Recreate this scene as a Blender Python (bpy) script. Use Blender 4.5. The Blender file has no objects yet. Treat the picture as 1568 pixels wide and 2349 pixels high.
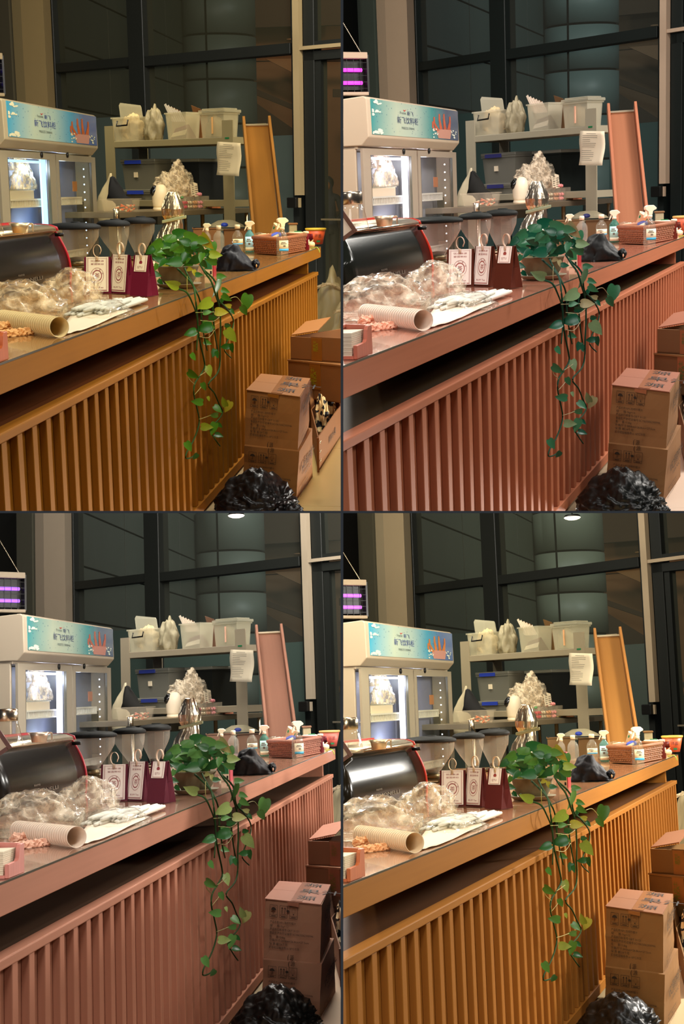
import bpy, bmesh, math, random
import numpy as np
from mathutils import Matrix, Vector, noise

# ---------------------------------------------------------------- camera, world, lights, exposure
SC = bpy.context.scene
COL = SC.collection
W_PX, H_PX, F_PX = 1568.0, 2349.0, 3300.0
TILT = math.radians(2.55)                     # the camera looks slightly down
WORLD = Matrix.Rotation(-TILT, 4, 'X')
cam_d = bpy.data.cameras.new('camera')
cam_d.sensor_fit = 'VERTICAL'
cam_d.sensor_height = 36.0
cam_d.lens = 36.0 * F_PX / H_PX
cam_d.clip_end = 200
cam_o = bpy.data.objects.new('camera', cam_d)
cam_o.matrix_world = WORLD @ Matrix.Rotation(math.pi / 2, 4, 'X')
COL.objects.link(cam_o)
SC.camera = cam_o
SC.view_settings.view_transform = 'Standard'
SC.view_settings.look = 'None'
SC.view_settings.gamma = 1
SC.view_settings.exposure = 0.0
SC.view_settings.use_curve_mapping = False

w = bpy.data.worlds.new('world'); SC.world = w; w.use_nodes = True
w.node_tree.nodes['Background'].inputs[0].default_value = (0.75, 0.85, 1.0, 1)
w.node_tree.nodes['Background'].inputs[1].default_value = 0.035

def area(name, loc, aim, size, watts, col=(1, 1, 1), spread=180):
    d = bpy.data.lights.new(name, 'AREA'); d.shape = 'DISK'; d.size = size
    d.energy = watts; d.color = col; d.spread = math.radians(spread)
    o = bpy.data.objects.new(name, d); COL.objects.link(o)
    o.location = loc
    o.rotation_euler = (Vector(aim) - Vector(loc)).to_track_quat('-Z', 'Y').to_euler()
    return o
area('cafe_lamp_right', (9.5, -1.0, 10.5), (0, 8, 0), 3.0, 750, (1.0, 0.95, 0.86))
area('cafe_lamp_high', (1.5, -3.0, 15), (0, 9, 0), 4.0, 1300, (1.0, 0.96, 0.9))
area('cafe_fill', (-5.0, -7.0, 4.0), (0, 10, 0), 6.0, 620, (1.0, 0.97, 0.93))

# ---------------------------------------------------------------- the four rooms (one set built four times)
ROOM_M = [Matrix(m) for m in [[[0.995366, 0.095836, -0.007901, -0.072474], [-0.095226, 0.970926, -0.219625, 0.218203], [-0.013377, 0.219359, 0.975552, 0.054546], [0.0, 0.0, 0.0, 1.0]], [[0.942947, 0.330038, -0.043885, -0.00366], [-0.331504, 0.918434, -0.215835, 0.006933], [-0.030928, 0.218069, 0.975443, 0.040959], [0.0, 0.0, 0.0, 1.0]], [[0.994277, 0.100739, -0.035565, -0.02618], [-0.095625, 0.987642, 0.124172, 0.159046], [0.047634, -0.12006, 0.991623, -0.005082], [0.0, 0.0, 0.0, 1.0]], [[0.943183, 0.330629, -0.033027, -0.018123], [-0.323795, 0.936873, 0.13201, 0.281553], [0.074588, -0.113816, 0.990698, -0.059512], [0.0, 0.0, 0.0, 1.0]]]]
ROOM_M = [WORLD @ m for m in ROOM_M]
ROOM_WORD = ['upper amber room', 'upper copper room', 'lower pink room', 'lower olive room']
# each room is cut where its neighbour begins: (left, top, right, bottom) of its stretch of the frame
ROOM_BOX = [(-400, -400, 781, 1172), (787, -400, 2000, 1172), (-400, 1177, 781, 2800), (787, 1177, 2000, 2800)]

# ---------------------------------------------------------------- measuring: a pixel of the upper amber view -> a point of the room
dY = np.array([694.5, -165.5, F_PX]); dY /= np.linalg.norm(dY)
dX = np.array([F_PX, 0, -694.5]); dX /= np.linalg.norm(dX)
dZ = np.cross(dX, dY); dZ *= -np.sign(dZ[1])
RC = np.array([dX, dY, dZ])
def ray(x, y): return RC @ np.array([(x - 390.5) / F_PX, (y - 585.5) / F_PX, 1.0])
def U(x, y, z): return Vector(ray(x, y) * z)
def on_z(x, y, Z): r = ray(x, y); return Vector(r * (Z / r[2]))
def on_x(x, y, X): r = ray(x, y); return Vector(r * (X / r[0]))
def dep(p): return float((RC.T @ np.array(p))[2])
def rvec(): v = RC @ np.array([1, 0, 0.0]); v[2] = 0; return Vector(v).normalized()
VR = rvec(); VA = Vector((-VR.y, VR.x, 0)); UP = Vector((0, 0, 1))
TOP = -0.47; FLOOR = -1.52; X0 = -1.231
def frame(o, right=None, yaw=0):
    r = Vector(right) if right is not None else VR.copy()
    r.z = 0; r.normalize(); r = Matrix.Rotation(math.radians(yaw), 3, 'Z') @ r
    a = Vector((-r.y, r.x, 0))
    m = Matrix.Identity(4)
    for i, c in enumerate((r, a, UP)):
        for k in range(3): m[k][i] = c[k]
    for k in range(3): m[k][3] = o[k]
    return m
def on_top(x, y, yaw=0, Z=TOP):
    o = on_z(x, y, Z); return frame(o, yaw=yaw), dep(o) / F_PX
def at(x, y, z, yaw=0):
    o = U(x, y, z); return frame(o, yaw=yaw), z / F_PX

# ---------------------------------------------------------------- materials: each room's light cast is put into its colours
def lin(c): return tuple(((v / 255) / 12.92 if v <= 10 else ((v / 255 + .055) / 1.055) ** 2.4) for v in c)
LIGHT_CAST = [(1, .80, .46), (1.05, .90, .76), (1.0, .89, .73), (1.0, .86, .60)]
PAL = {}
def P(key, kind, *cols, **kw): PAL[key] = (kind, cols, kw)
# key, kind, colours (one neutral colour that takes the room's light cast, or one per room)
P('wood', 'wood', (142, 90, 24), (166, 100, 72), (166, 112, 90), (152, 98, 40), rough=.62, spec=.05, grain=(60, 60, 2), var=.10)
P('wood_long', 'wood', (146, 92, 24), (170, 104, 76), (166, 114, 92), (154, 100, 40), rough=.6, spec=.05, grain=(40, 1.2, 60), var=.13)
P('wood_shaded', 'wood', (84, 42, 10), (50, 38, 20), (70, 50, 36), (78, 46, 14), rough=.6, spec=.1, grain=(40, 1.2, 60), var=.2)  # recess boards: the shade under the overhang is put into this colour
P('worktop', 'wood', (186, 130, 62), (206, 128, 102), (196, 142, 118), (194, 130, 82), rough=.24, grain=(8, 2, 8), var=.08)
P('glass_sheet', 'clear', (225, 235, 225), tint=.06, body=.02, fres=.12, grough=.04)
P('glass', 'clear', (205, 220, 220), tint=.2, body=.015, fres=.05, grough=.03)
P('dark_line', 'plain', (70, 70, 62), rough=.3)
P('floor', 'plain', (190, 166, 102), (226, 200, 180), (206, 184, 160), (212, 186, 146), rough=.28, var=.03, scale=2)
P('grout', 'plain', (150, 140, 120), rough=.8)
P('pillar', 'plain', (132, 110, 68), (164, 140, 116), (152, 136, 116), (148, 128, 94), rough=.8, var=.03)
P('pillar_lit', 'plain', (140, 120, 78), (172, 148, 124), (158, 142, 122), (154, 136, 102), rough=.8, var=.03)  # paler than the pillar face: light on the return put into the colour
P('wall_dark', 'plain', (60, 53, 33), (52, 60, 52), (58, 56, 44), (60, 55, 36), rough=.9, var=.05)
P('frame', 'plain', (24, 25, 20), (18, 23, 21), (22, 24, 21), (24, 25, 20), rough=.5, spec=.25, var=.06)
P('cladding', 'plain', (56, 57, 46), (46, 57, 54), (60, 62, 54), (62, 63, 50), rough=.6, var=.10, scale=1.5)
P('column', 'plain', (88, 94, 84), (74, 90, 88), (86, 92, 84), (90, 94, 80), rough=.5, var=.08, scale=1.2)
P('joint', 'plain', (14, 13, 11), (11, 13, 12), (13, 13, 11), (14, 13, 10), rough=.9, spec=.05)
P('gap', 'plain', (22, 20, 14), (18, 20, 18), (20, 20, 17), (22, 20, 14), rough=.9)
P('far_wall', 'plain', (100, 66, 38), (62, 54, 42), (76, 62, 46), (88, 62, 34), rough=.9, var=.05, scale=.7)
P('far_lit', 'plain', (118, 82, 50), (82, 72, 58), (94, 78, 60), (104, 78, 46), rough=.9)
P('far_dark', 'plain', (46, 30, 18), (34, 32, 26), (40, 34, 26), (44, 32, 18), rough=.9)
P('teal_panel', 'plain', (52, 60, 52), (38, 56, 54), (46, 60, 54), (52, 60, 50), rough=.6, var=.15, scale=1.2)
P('trunk_white', 'plain', (146, 126, 88), (178, 152, 130), (150, 136, 116), (154, 134, 104), rough=.6)
P('black', 'plain', (16, 16, 15), rough=.4)
P('black_gloss', 'plain', (14, 14, 13), rough=.12, coat=.5)
P('lid_black', 'plain', (24, 25, 23), (18, 21, 20), (21, 22, 21), (26, 26, 21), rough=.6, spec=.1)
P('fridge', 'plain', (158, 142, 106), (180, 160, 138), (170, 156, 136), (166, 150, 120), rough=.45)
P('fridge_grey', 'plain', (140, 128, 100), (154, 138, 122), (148, 138, 122), (146, 134, 108), rough=.4)
P('fridge_in', 'plain', (108, 118, 146), (126, 126, 138), (120, 126, 146), (118, 122, 148), rough=.6)
P('led', 'emit', (150, 200, 255), (240, 240, 255), (215, 220, 255), (225, 230, 255), e=2.2)
P('led_glint', 'emit', (190, 215, 255), (240, 240, 255), (225, 230, 255), (225, 235, 255), e=3)
P('rack', 'plain', (215, 222, 235), rough=.4)
P('sign', 'sign', (60, 150, 172), (62, 140, 140), (62, 142, 146), (62, 152, 172), w=2.3, rough=.2, coat=.5,
  mid=[(176, 190, 160), (178, 190, 170), (172, 184, 164), (176, 190, 164)], mid2=[(160, 186, 166), (166, 184, 170), (160, 180, 164), (160, 184, 168)], end=[(24, 76, 130), (36, 64, 100), (40, 76, 112), (20, 84, 138)])
P('print_blue', 'plain', (40, 60, 120), (46, 60, 96), (50, 62, 100), (44, 62, 116), rough=.5)
P('print_red', 'plain', (170, 50, 45), rough=.5)
P('print_grey', 'plain', (90, 110, 120), rough=.5)
P('bucket', 'plain', (176, 124, 100), (178, 128, 112), (170, 118, 106), (176, 124, 104), rough=.5)
P('cola', 'plain', (170, 80, 30), (176, 84, 60), (160, 88, 72), (178, 104, 44), rough=.4, var=.5, scale=14)
P('splash', 'plain', (200, 215, 215), rough=.5)
P('steel', 'plain', (205, 200, 190), metal=1, rough=.25, var=.1)
P('steel_soft', 'plain', (190, 184, 172), metal=.9, rough=.42, var=.1)
P('brass_steel', 'plain', (225, 200, 150), (226, 196, 168), (226, 202, 180), (228, 200, 156), metal=.85, rough=.38, var=.08)
P('shelf', 'plain', (140, 124, 80), (158, 148, 128), (150, 138, 116), (148, 134, 102), rough=.5)
P('shelf_holes', 'holes', (140, 124, 80), (158, 148, 128), (150, 138, 116), (148, 134, 102), rough=.5)
P('bin_clear', 'clear', (216, 222, 214), tint=.2, body=.34, fres=.15, grough=.15)
P('bin_grey', 'clear', (140, 146, 146), tint=.6, body=.55, fres=.12, grough=.2)
P('film', 'clear', (246, 242, 232), tint=.04, body=.13, fres=.10, grough=.16, wrinkle=13)
P('film_milky', 'clear', (238, 232, 220), tint=.08, body=.22, fres=.13, grough=.15, wrinkle=14)
P('bag_white', 'plain', (206, 204, 186), rough=.5, var=.08)
P('bag_beige', 'plain', (196, 184, 152), rough=.6, var=.3, scale=22, bump=.6)
P('bag_grey', 'plain', (148, 146, 128), rough=.6, var=.25, scale=20, bump=.5)
P('paper', 'plain', (226, 222, 210), rough=.7)
P('paper_warm', 'plain', (196, 180, 146), (224, 202, 184), (210, 194, 174), (212, 194, 162), rough=.75)
P('ink', 'plain', (110, 106, 100), rough=.8)
P('ink_black', 'plain', (26, 24, 20), rough=.7)
P('blue', 'plain', (40, 60, 150), (50, 50, 110), (44, 56, 130), (40, 60, 150), rough=.45)
P('white', 'plain', (236, 232, 222), rough=.35)
P('cloth_black', 'plain', (18, 18, 17), rough=.85, var=.2)
P('ramp', 'wood', (142, 92, 28), (144, 92, 66), (142, 100, 82), (142, 96, 42), rough=.6, spec=.15, grain=(30, 30, 1.2), var=.10)
P('ramp_side', 'wood', (158, 104, 38), (162, 100, 74), (158, 112, 92), (156, 104, 48), rough=.55, spec=.2, grain=(30, 30, 1.2), var=.08)
P('tray', 'clear', (230, 228, 220), tint=.05, body=.07, fres=.10, grough=.1)
P('orange', 'plain', (222, 98, 36), (206, 120, 92), (206, 128, 108), (214, 112, 62), rough=.3)
P('silver_pack', 'plain', (206, 200, 186), metal=.5, rough=.3)
P('candy_red', 'plain', (190, 34, 60), (170, 50, 60), (178, 50, 86), (186, 44, 56), rough=.25)
P('candy_green', 'plain', (40, 150, 80), rough=.3)
P('candy_gold', 'plain', (190, 130, 70), (196, 136, 104), (190, 138, 112), (196, 136, 80), rough=.3, metal=.3)
P('candy_pink', 'plain', (222, 136, 128), (226, 138, 138), (222, 142, 148), (224, 142, 130), rough=.3)
P('candy_yellow', 'plain', (214, 182, 60), (196, 162, 100), (200, 172, 110), (208, 180, 70), rough=.3)
P('box_orange', 'plain', (186, 108, 56), (196, 120, 90), (190, 124, 100), (192, 122, 68), rough=.6)
P('foil', 'foil', (216, 214, 206), metal=1, rough=.30)
P('clip', 'plain', (170, 176, 120), (160, 172, 140), (160, 172, 136), (164, 172, 120), rough=.4)
P('hopper', 'clear', (196, 204, 208), tint=.1, body=.20, fres=.16, grough=.06)
P('grinder', 'plain', (92, 84, 64), metal=.7, rough=.35, var=.2)
P('machine', 'plain', (22, 18, 11), (20, 22, 18), (26, 22, 18), (26, 22, 13), rough=.2, spec=.12)
P('machine_trim', 'plain', (176, 24, 34), (190, 44, 24), (168, 36, 50), (180, 46, 28), rough=.3)
P('machine_text', 'plain', (104, 94, 74), (92, 92, 84), (116, 106, 92), (104, 97, 74), rough=.4)
P('tea_bag', 'plain', (104, 22, 40), (84, 38, 25), (94, 40, 52), (90, 36, 30), rough=.8, spec=.1, var=.05)
P('tag', 'plain', (242, 226, 182), (252, 236, 226), (246, 234, 222), (248, 234, 208), rough=.7)
P('tag_ink', 'plain', (140, 40, 46), (160, 70, 62), (146, 62, 66), (156, 66, 52), rough=.7)
P('strap', 'plain', (190, 156, 108), (200, 162, 138), (198, 168, 142), (196, 162, 116), rough=.6)
P('stick', 'plain', (184, 182, 160), (212, 208, 196), (204, 202, 190), (204, 200, 180), rough=.7, var=.06, scale=30)
P('cups', 'plain', (224, 198, 134), (246, 224, 204), (238, 218, 196), (238, 212, 168), rough=.6)
P('kraft', 'plain', (218, 162, 92), (236, 176, 148), (226, 178, 152), (226, 168, 112), rough=.75, var=.12, scale=16)
P('napkin_box', 'wood', (190, 92, 36), (196, 108, 84), (204, 128, 114), (196, 104, 52), rough=.5, grain=(60, 60, 4), var=.2)
P('pot', 'plain', (116, 112, 92), rough=.8, var=.12)
P('saucer', 'plain', (134, 130, 114), rough=.6)
P('soil', 'plain', (40, 32, 22), rough=.95)
P('leaf_mid', 'leaf', (86, 142, 30), (58, 122, 84), (92, 142, 70), (84, 136, 48), rough=.35, gain=0.75)
P('leaf_dark', 'leaf', (52, 112, 26), (20, 92, 66), (50, 104, 50), (44, 104, 46), rough=.3, gain=0.68)
P('leaf_pale', 'leaf', (156, 174, 36), (128, 156, 112), (150, 170, 98), (148, 166, 54), rough=.4, gain=0.82)
P('leaf_yellow', 'leaf', (192, 180, 40), (170, 158, 116), (178, 178, 110), (182, 172, 56), rough=.45, gain=0.82)
P('vine', 'plain', (44, 74, 24), (24, 58, 42), (40, 64, 33), (40, 66, 28), rough=.8, spec=.1)
P('vine_pale', 'plain', (146, 136, 40), (138, 122, 84), (138, 132, 74), (146, 134, 50), rough=.6)
P('pouch', 'plain', (13, 11, 14), (11, 12, 13), (14, 12, 15), (13, 11, 14), rough=.55, var=.2, spec=.22)
P('bottle', 'clear', (214, 224, 222), tint=.2, body=.10, fres=.30, grough=.06)
P('bottle_green', 'clear', (120, 190, 176), (70, 150, 130), (110, 170, 150), (120, 178, 160), tint=.7, body=.35, fres=.2, grough=.06)
P('label_white', 'plain', (216, 218, 204), rough=.5)
P('label_blue', 'plain', (60, 160, 200), (50, 150, 190), (60, 150, 180), (60, 160, 200), rough=.4)
P('label_cyan', 'plain', (176, 214, 210), (170, 214, 208), (170, 206, 200), (176, 212, 204), rough=.5)
P('wicker', 'plain', (150, 88, 44), (150, 92, 64), (150, 98, 80), (146, 92, 46), rough=.65, var=.25, scale=40)
P('cup_white', 'plain', (226, 218, 196), rough=.4)
P('green_mark', 'plain', (30, 120, 80), rough=.4)
P('sauce', 'plain', (110, 20, 26), (104, 40, 30), (104, 36, 44), (104, 36, 26), rough=.25)
P('noodle', 'plain', (224, 92, 40), (216, 92, 60), (214, 100, 88), (222, 96, 52), rough=.4)
P('noodle_rim', 'plain', (226, 186, 50), (210, 160, 90), (206, 160, 100), (216, 176, 70), rough=.4)
P('red', 'plain', (150, 24, 30), (160, 40, 42), (150, 34, 50), (158, 38, 32), rough=.5)
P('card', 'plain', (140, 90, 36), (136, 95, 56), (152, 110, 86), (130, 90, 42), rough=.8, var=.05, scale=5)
P('card_lit', 'plain', (152, 97, 38), (150, 92, 68), (172, 120, 100), (136, 86, 48), rough=.8, var=.04, scale=5)  # carton tops: light falling on them put into a paler card colour
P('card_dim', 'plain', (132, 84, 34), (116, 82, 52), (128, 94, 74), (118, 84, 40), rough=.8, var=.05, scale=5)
P('tape', 'plain', (140, 84, 26), (150, 92, 62), (148, 98, 78), (142, 90, 44), rough=.3)
P('tape_green', 'plain', (150, 150, 20), (66, 104, 56), (110, 112, 50), (96, 108, 30), rough=.4)
P('card_ink', 'plain', (52, 36, 18), (48, 38, 28), (52, 40, 32), (48, 36, 18), rough=.8)
P('crumple', 'ripple', (232, 226, 204), rough=.7)
P('trash', 'plain', (12, 12, 11), (10, 12, 11), (12, 12, 11), (12, 12, 10), rough=.38, spec=.38)
P('heap_white', 'plain', (176, 172, 150), rough=.4, var=.12, scale=5)
P('uv', 'emit', (90, 60, 255), (240, 60, 230), (150, 90, 255), (200, 90, 250), e=2.0)
P('reflected_glow', 'emit', (255, 236, 190), (255, 226, 214), (255, 226, 214), (255, 236, 200), e=3.0)
P('skin', 'plain', (120, 84, 60), rough=.6)
P('hair', 'plain', (20, 17, 15), rough=.6)
P('navy', 'plain', (38, 42, 60), rough=.8)
P('trousers', 'plain', (34, 34, 36), rough=.8)
P('white_panel', 'plain', (226, 222, 212), rough=.5)
P('frame_brown', 'wood', (120, 66, 36), (104, 66, 48), (110, 72, 64), (112, 68, 40), rough=.4, var=.2)
P('jar', 'clear', (220, 216, 206), tint=.2, body=.12, fres=.35, grough=.08)
P('onion', 'plain', (220, 220, 200), rough=.5)
P('spring_green', 'plain', (150, 180, 70), rough=.5)

P('film_thin', 'clear', (246, 242, 232), tint=.03, body=.045, fres=.08, grough=.1, wrinkle=13)
_mats = {}
def colour(key, q):
    kind, cols, kw = PAL[key]
    if len(cols) == 4: c = lin(cols[q])
    else: c = tuple(a * t for a, t in zip(lin(cols[0]), LIGHT_CAST[q]))
    g = kw.get('gain', 1.0)
    return tuple(min(v * g, .95) for v in c)
def mat(key, q):
    if (key, q) in _mats: return _mats[key, q]
    kind, cols, kw = PAL[key]
    m = bpy.data.materials.new('%s_%d' % (key, q)); m.use_nodes = True
    nt = m.node_tree; N = nt.nodes; L = nt.links
    b = N['Principled BSDF']; out = N['Material Output']
    c = colour(key, q); c4 = (*c, 1)
    b.inputs['Base Color'].default_value = c4
    b.inputs['Roughness'].default_value = kw.get('rough', .5)
    b.inputs['Metallic'].default_value = kw.get('metal', 0)
    b.inputs['Specular IOR Level'].default_value = kw.get('spec', .4)
    if kw.get('coat'): b.inputs['Coat Weight'].default_value = kw['coat']; b.inputs['Coat Roughness'].default_value = .08
    def coords(scale):
        tc = N.new('ShaderNodeTexCoord'); mp = N.new('ShaderNodeMapping'); mp.inputs['Scale'].default_value = scale
        L.new(tc.outputs['Object'], mp.inputs[0]); return mp.outputs[0]
    def mix(fac, c1, c2):
        x = N.new('ShaderNodeMix'); x.data_type = 'RGBA'
        if fac is not None: L.new(fac, x.inputs[0])
        for i, cc in ((6, c1), (7, c2)):
            if isinstance(cc, tuple): x.inputs[i].default_value = (*cc, 1)
            else: L.new(cc, x.inputs[i])
        return x.outputs[2]
    def shade(f): return tuple(v * f for v in c)
    def noise_tex(vec, scale, detail=3):
        n = N.new('ShaderNodeTexNoise'); n.inputs['Scale'].default_value = scale; n.inputs['Detail'].default_value = detail
        L.new(vec, n.inputs['Vector']); return n.outputs['Fac']
    def bump(fac, st, dist=.01):
        n = N.new('ShaderNodeBump'); n.inputs['Strength'].default_value = st; n.inputs['Distance'].default_value = dist
        L.new(fac, n.inputs['Height']); L.new(n.outputs[0], b.inputs['Normal'])
    if kind == 'plain':
        v = kw.get('var', 0)
        if v:
            f = noise_tex(coords((1, 1, 1)), kw.get('scale', 9)); L.new(mix(f, shade(1 - v), shade(1 + v)), b.inputs['Base Color'])
            if kw.get('bump'): bump(f, kw['bump'])
    elif kind == 'wood':
        f = noise_tex(coords(kw.get('grain', (60, 3, 60))), 1.0, 4)
        L.new(mix(f, shade(1 - kw.get('var', .16)), shade(1 + kw.get('var', .16))), b.inputs['Base Color'])
    elif kind == 'leaf':
        f = noise_tex(coords((18, 30, 10)), 1.2, 2)
        L.new(mix(f, shade(.72), shade(1.35)), b.inputs['Base Color'])
        b.inputs['Subsurface Weight'].default_value = 0
    elif kind == 'emit':
        b.inputs['Emission Color'].default_value = c4; b.inputs['Emission Strength'].default_value = kw.get('e', 4)
    elif kind == 'clear':                              # thin film, sheet glass, clear plastic
        tr = N.new('ShaderNodeBsdfTransparent'); tr.inputs[0].default_value = (*[1 - (1 - v) * kw.get('tint', .15) for v in c], 1)
        mx = N.new('ShaderNodeMixShader'); mx.inputs[0].default_value = kw.get('body', .12)
        if kw.get('wrinkle'):                          # creased film is milkier along its folds
            f0 = noise_tex(coords((1, 1, 1)), kw['wrinkle'] * .8, 5)
            m0 = N.new('ShaderNodeMath'); m0.operation = 'SUBTRACT'; m0.inputs[1].default_value = .5; L.new(f0, m0.inputs[0])
            m1 = N.new('ShaderNodeMath'); m1.operation = 'ABSOLUTE'; L.new(m0.outputs[0], m1.inputs[0])
            r0 = N.new('ShaderNodeMapRange'); r0.inputs[1].default_value = 0; r0.inputs[2].default_value = .09; r0.inputs[3].default_value = kw['body'] * 3.0; r0.inputs[4].default_value = kw['body'] * .55
            L.new(m1.outputs[0], r0.inputs[0]); L.new(r0.outputs[0], mx.inputs[0])
        L.new(tr.outputs[0], mx.inputs[1]); L.new(b.outputs[0], mx.inputs[2])
        gl = N.new('ShaderNodeBsdfGlossy'); gl.inputs['Roughness'].default_value = kw.get('grough', .08)
        lw = N.new('ShaderNodeLayerWeight'); lw.inputs[0].default_value = kw.get('fres', .25)
        ge = N.new('ShaderNodeNewGeometry'); iv = N.new('ShaderNodeMath'); iv.operation = 'SUBTRACT'; iv.inputs[0].default_value = 1; L.new(ge.outputs['Backfacing'], iv.inputs[1])
        fm_ = N.new('ShaderNodeMath'); fm_.operation = 'MULTIPLY'; L.new(lw.outputs['Fresnel'], fm_.inputs[0]); L.new(iv.outputs[0], fm_.inputs[1])
        m2 = N.new('ShaderNodeMixShader'); L.new(fm_.outputs[0], m2.inputs[0])
        L.new(mx.outputs[0], m2.inputs[1]); L.new(gl.outputs[0], m2.inputs[2])
        L.new(m2.outputs[0], out.inputs[0])
        if kw.get('wrinkle'):
            n = N.new('ShaderNodeBump'); n.inputs['Strength'].default_value = .6; n.inputs['Distance'].default_value = .01
            L.new(noise_tex(coords((1, 1, 1)), kw['wrinkle'], 4), n.inputs['Height'])
            L.new(n.outputs[0], gl.inputs['Normal']); L.new(n.outputs[0], b.inputs['Normal']); L.new(n.outputs[0], lw.inputs['Normal'])
    elif kind == 'foil':
        f = noise_tex(coords((1, 1, .4)), 22, 4); bump(f, .6, .02)
    elif kind == 'sign':                               # printed panel: pale middle, teal sides, dark drops
        tc = N.new('ShaderNodeTexCoord'); sp = N.new('ShaderNodeSeparateXYZ'); L.new(tc.outputs['Object'], sp.inputs[0])
        mr = N.new('ShaderNodeMapRange'); mr.inputs[1].default_value = 0; mr.inputs[2].default_value = kw['w']
        L.new(sp.outputs[0], mr.inputs[0])
        cr = N.new('ShaderNodeValToRGB'); L.new(mr.outputs[0], cr.inputs[0])
        stops = [(0, cols[q]), (.30, kw['mid'][q]), (.55, kw['mid2'][q]), (.78, cols[q]), (1, kw['end'][q])]
        e = cr.color_ramp.elements; e[0].position = 0; e[0].color = (*lin(stops[0][1]), 1); e[1].position = 1; e[1].color = (*lin(stops[-1][1]), 1)
        for p_, cc in stops[1:-1]: el = e.new(p_); el.color = (*lin(cc), 1)
        vo = N.new('ShaderNodeTexVoronoi'); vo.inputs['Scale'].default_value = 17; L.new(coords((1, 1, 1.6)), vo.inputs['Vector'])
        lt = N.new('ShaderNodeMath'); lt.operation = 'LESS_THAN'; lt.inputs[1].default_value = .17; L.new(vo.outputs['Distance'], lt.inputs[0])
        mu = N.new('ShaderNodeMath'); mu.operation = 'MULTIPLY'; mu.inputs[1].default_value = .55; L.new(lt.outputs[0], mu.inputs[0])
        L.new(mix(mu.outputs[0], cr.outputs[0], lin((20, 80, 120))), b.inputs['Base Color'])
    elif kind == 'holes':                              # punched steel upright
        tc = N.new('ShaderNodeTexCoord'); vo = N.new('ShaderNodeTexVoronoi'); vo.inputs['Randomness'].default_value = .15
        mp = N.new('ShaderNodeMapping'); mp.inputs['Scale'].default_value = (26, 26, 20); L.new(tc.outputs['Object'], mp.inputs[0]); L.new(mp.outputs[0], vo.inputs['Vector'])
        lt = N.new('ShaderNodeMath'); lt.operation = 'LESS_THAN'; lt.inputs[1].default_value = .27; L.new(vo.outputs['Distance'], lt.inputs[0])
        L.new(mix(lt.outputs[0], c, shade(.2)), b.inputs['Base Color'])
    elif kind == 'ripple':                             # ink brush print on white paper
        f = noise_tex(coords((1, 1, 1)), 22, 1)
        g = N.new('ShaderNodeMath'); g.operation = 'GREATER_THAN'; g.inputs[1].default_value = .55; L.new(f, g.inputs[0])
        L.new(mix(g.outputs[0], c, (.02, .02, .02)), b.inputs['Base Color'])
    _mats[key, q] = m
    return m

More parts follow.
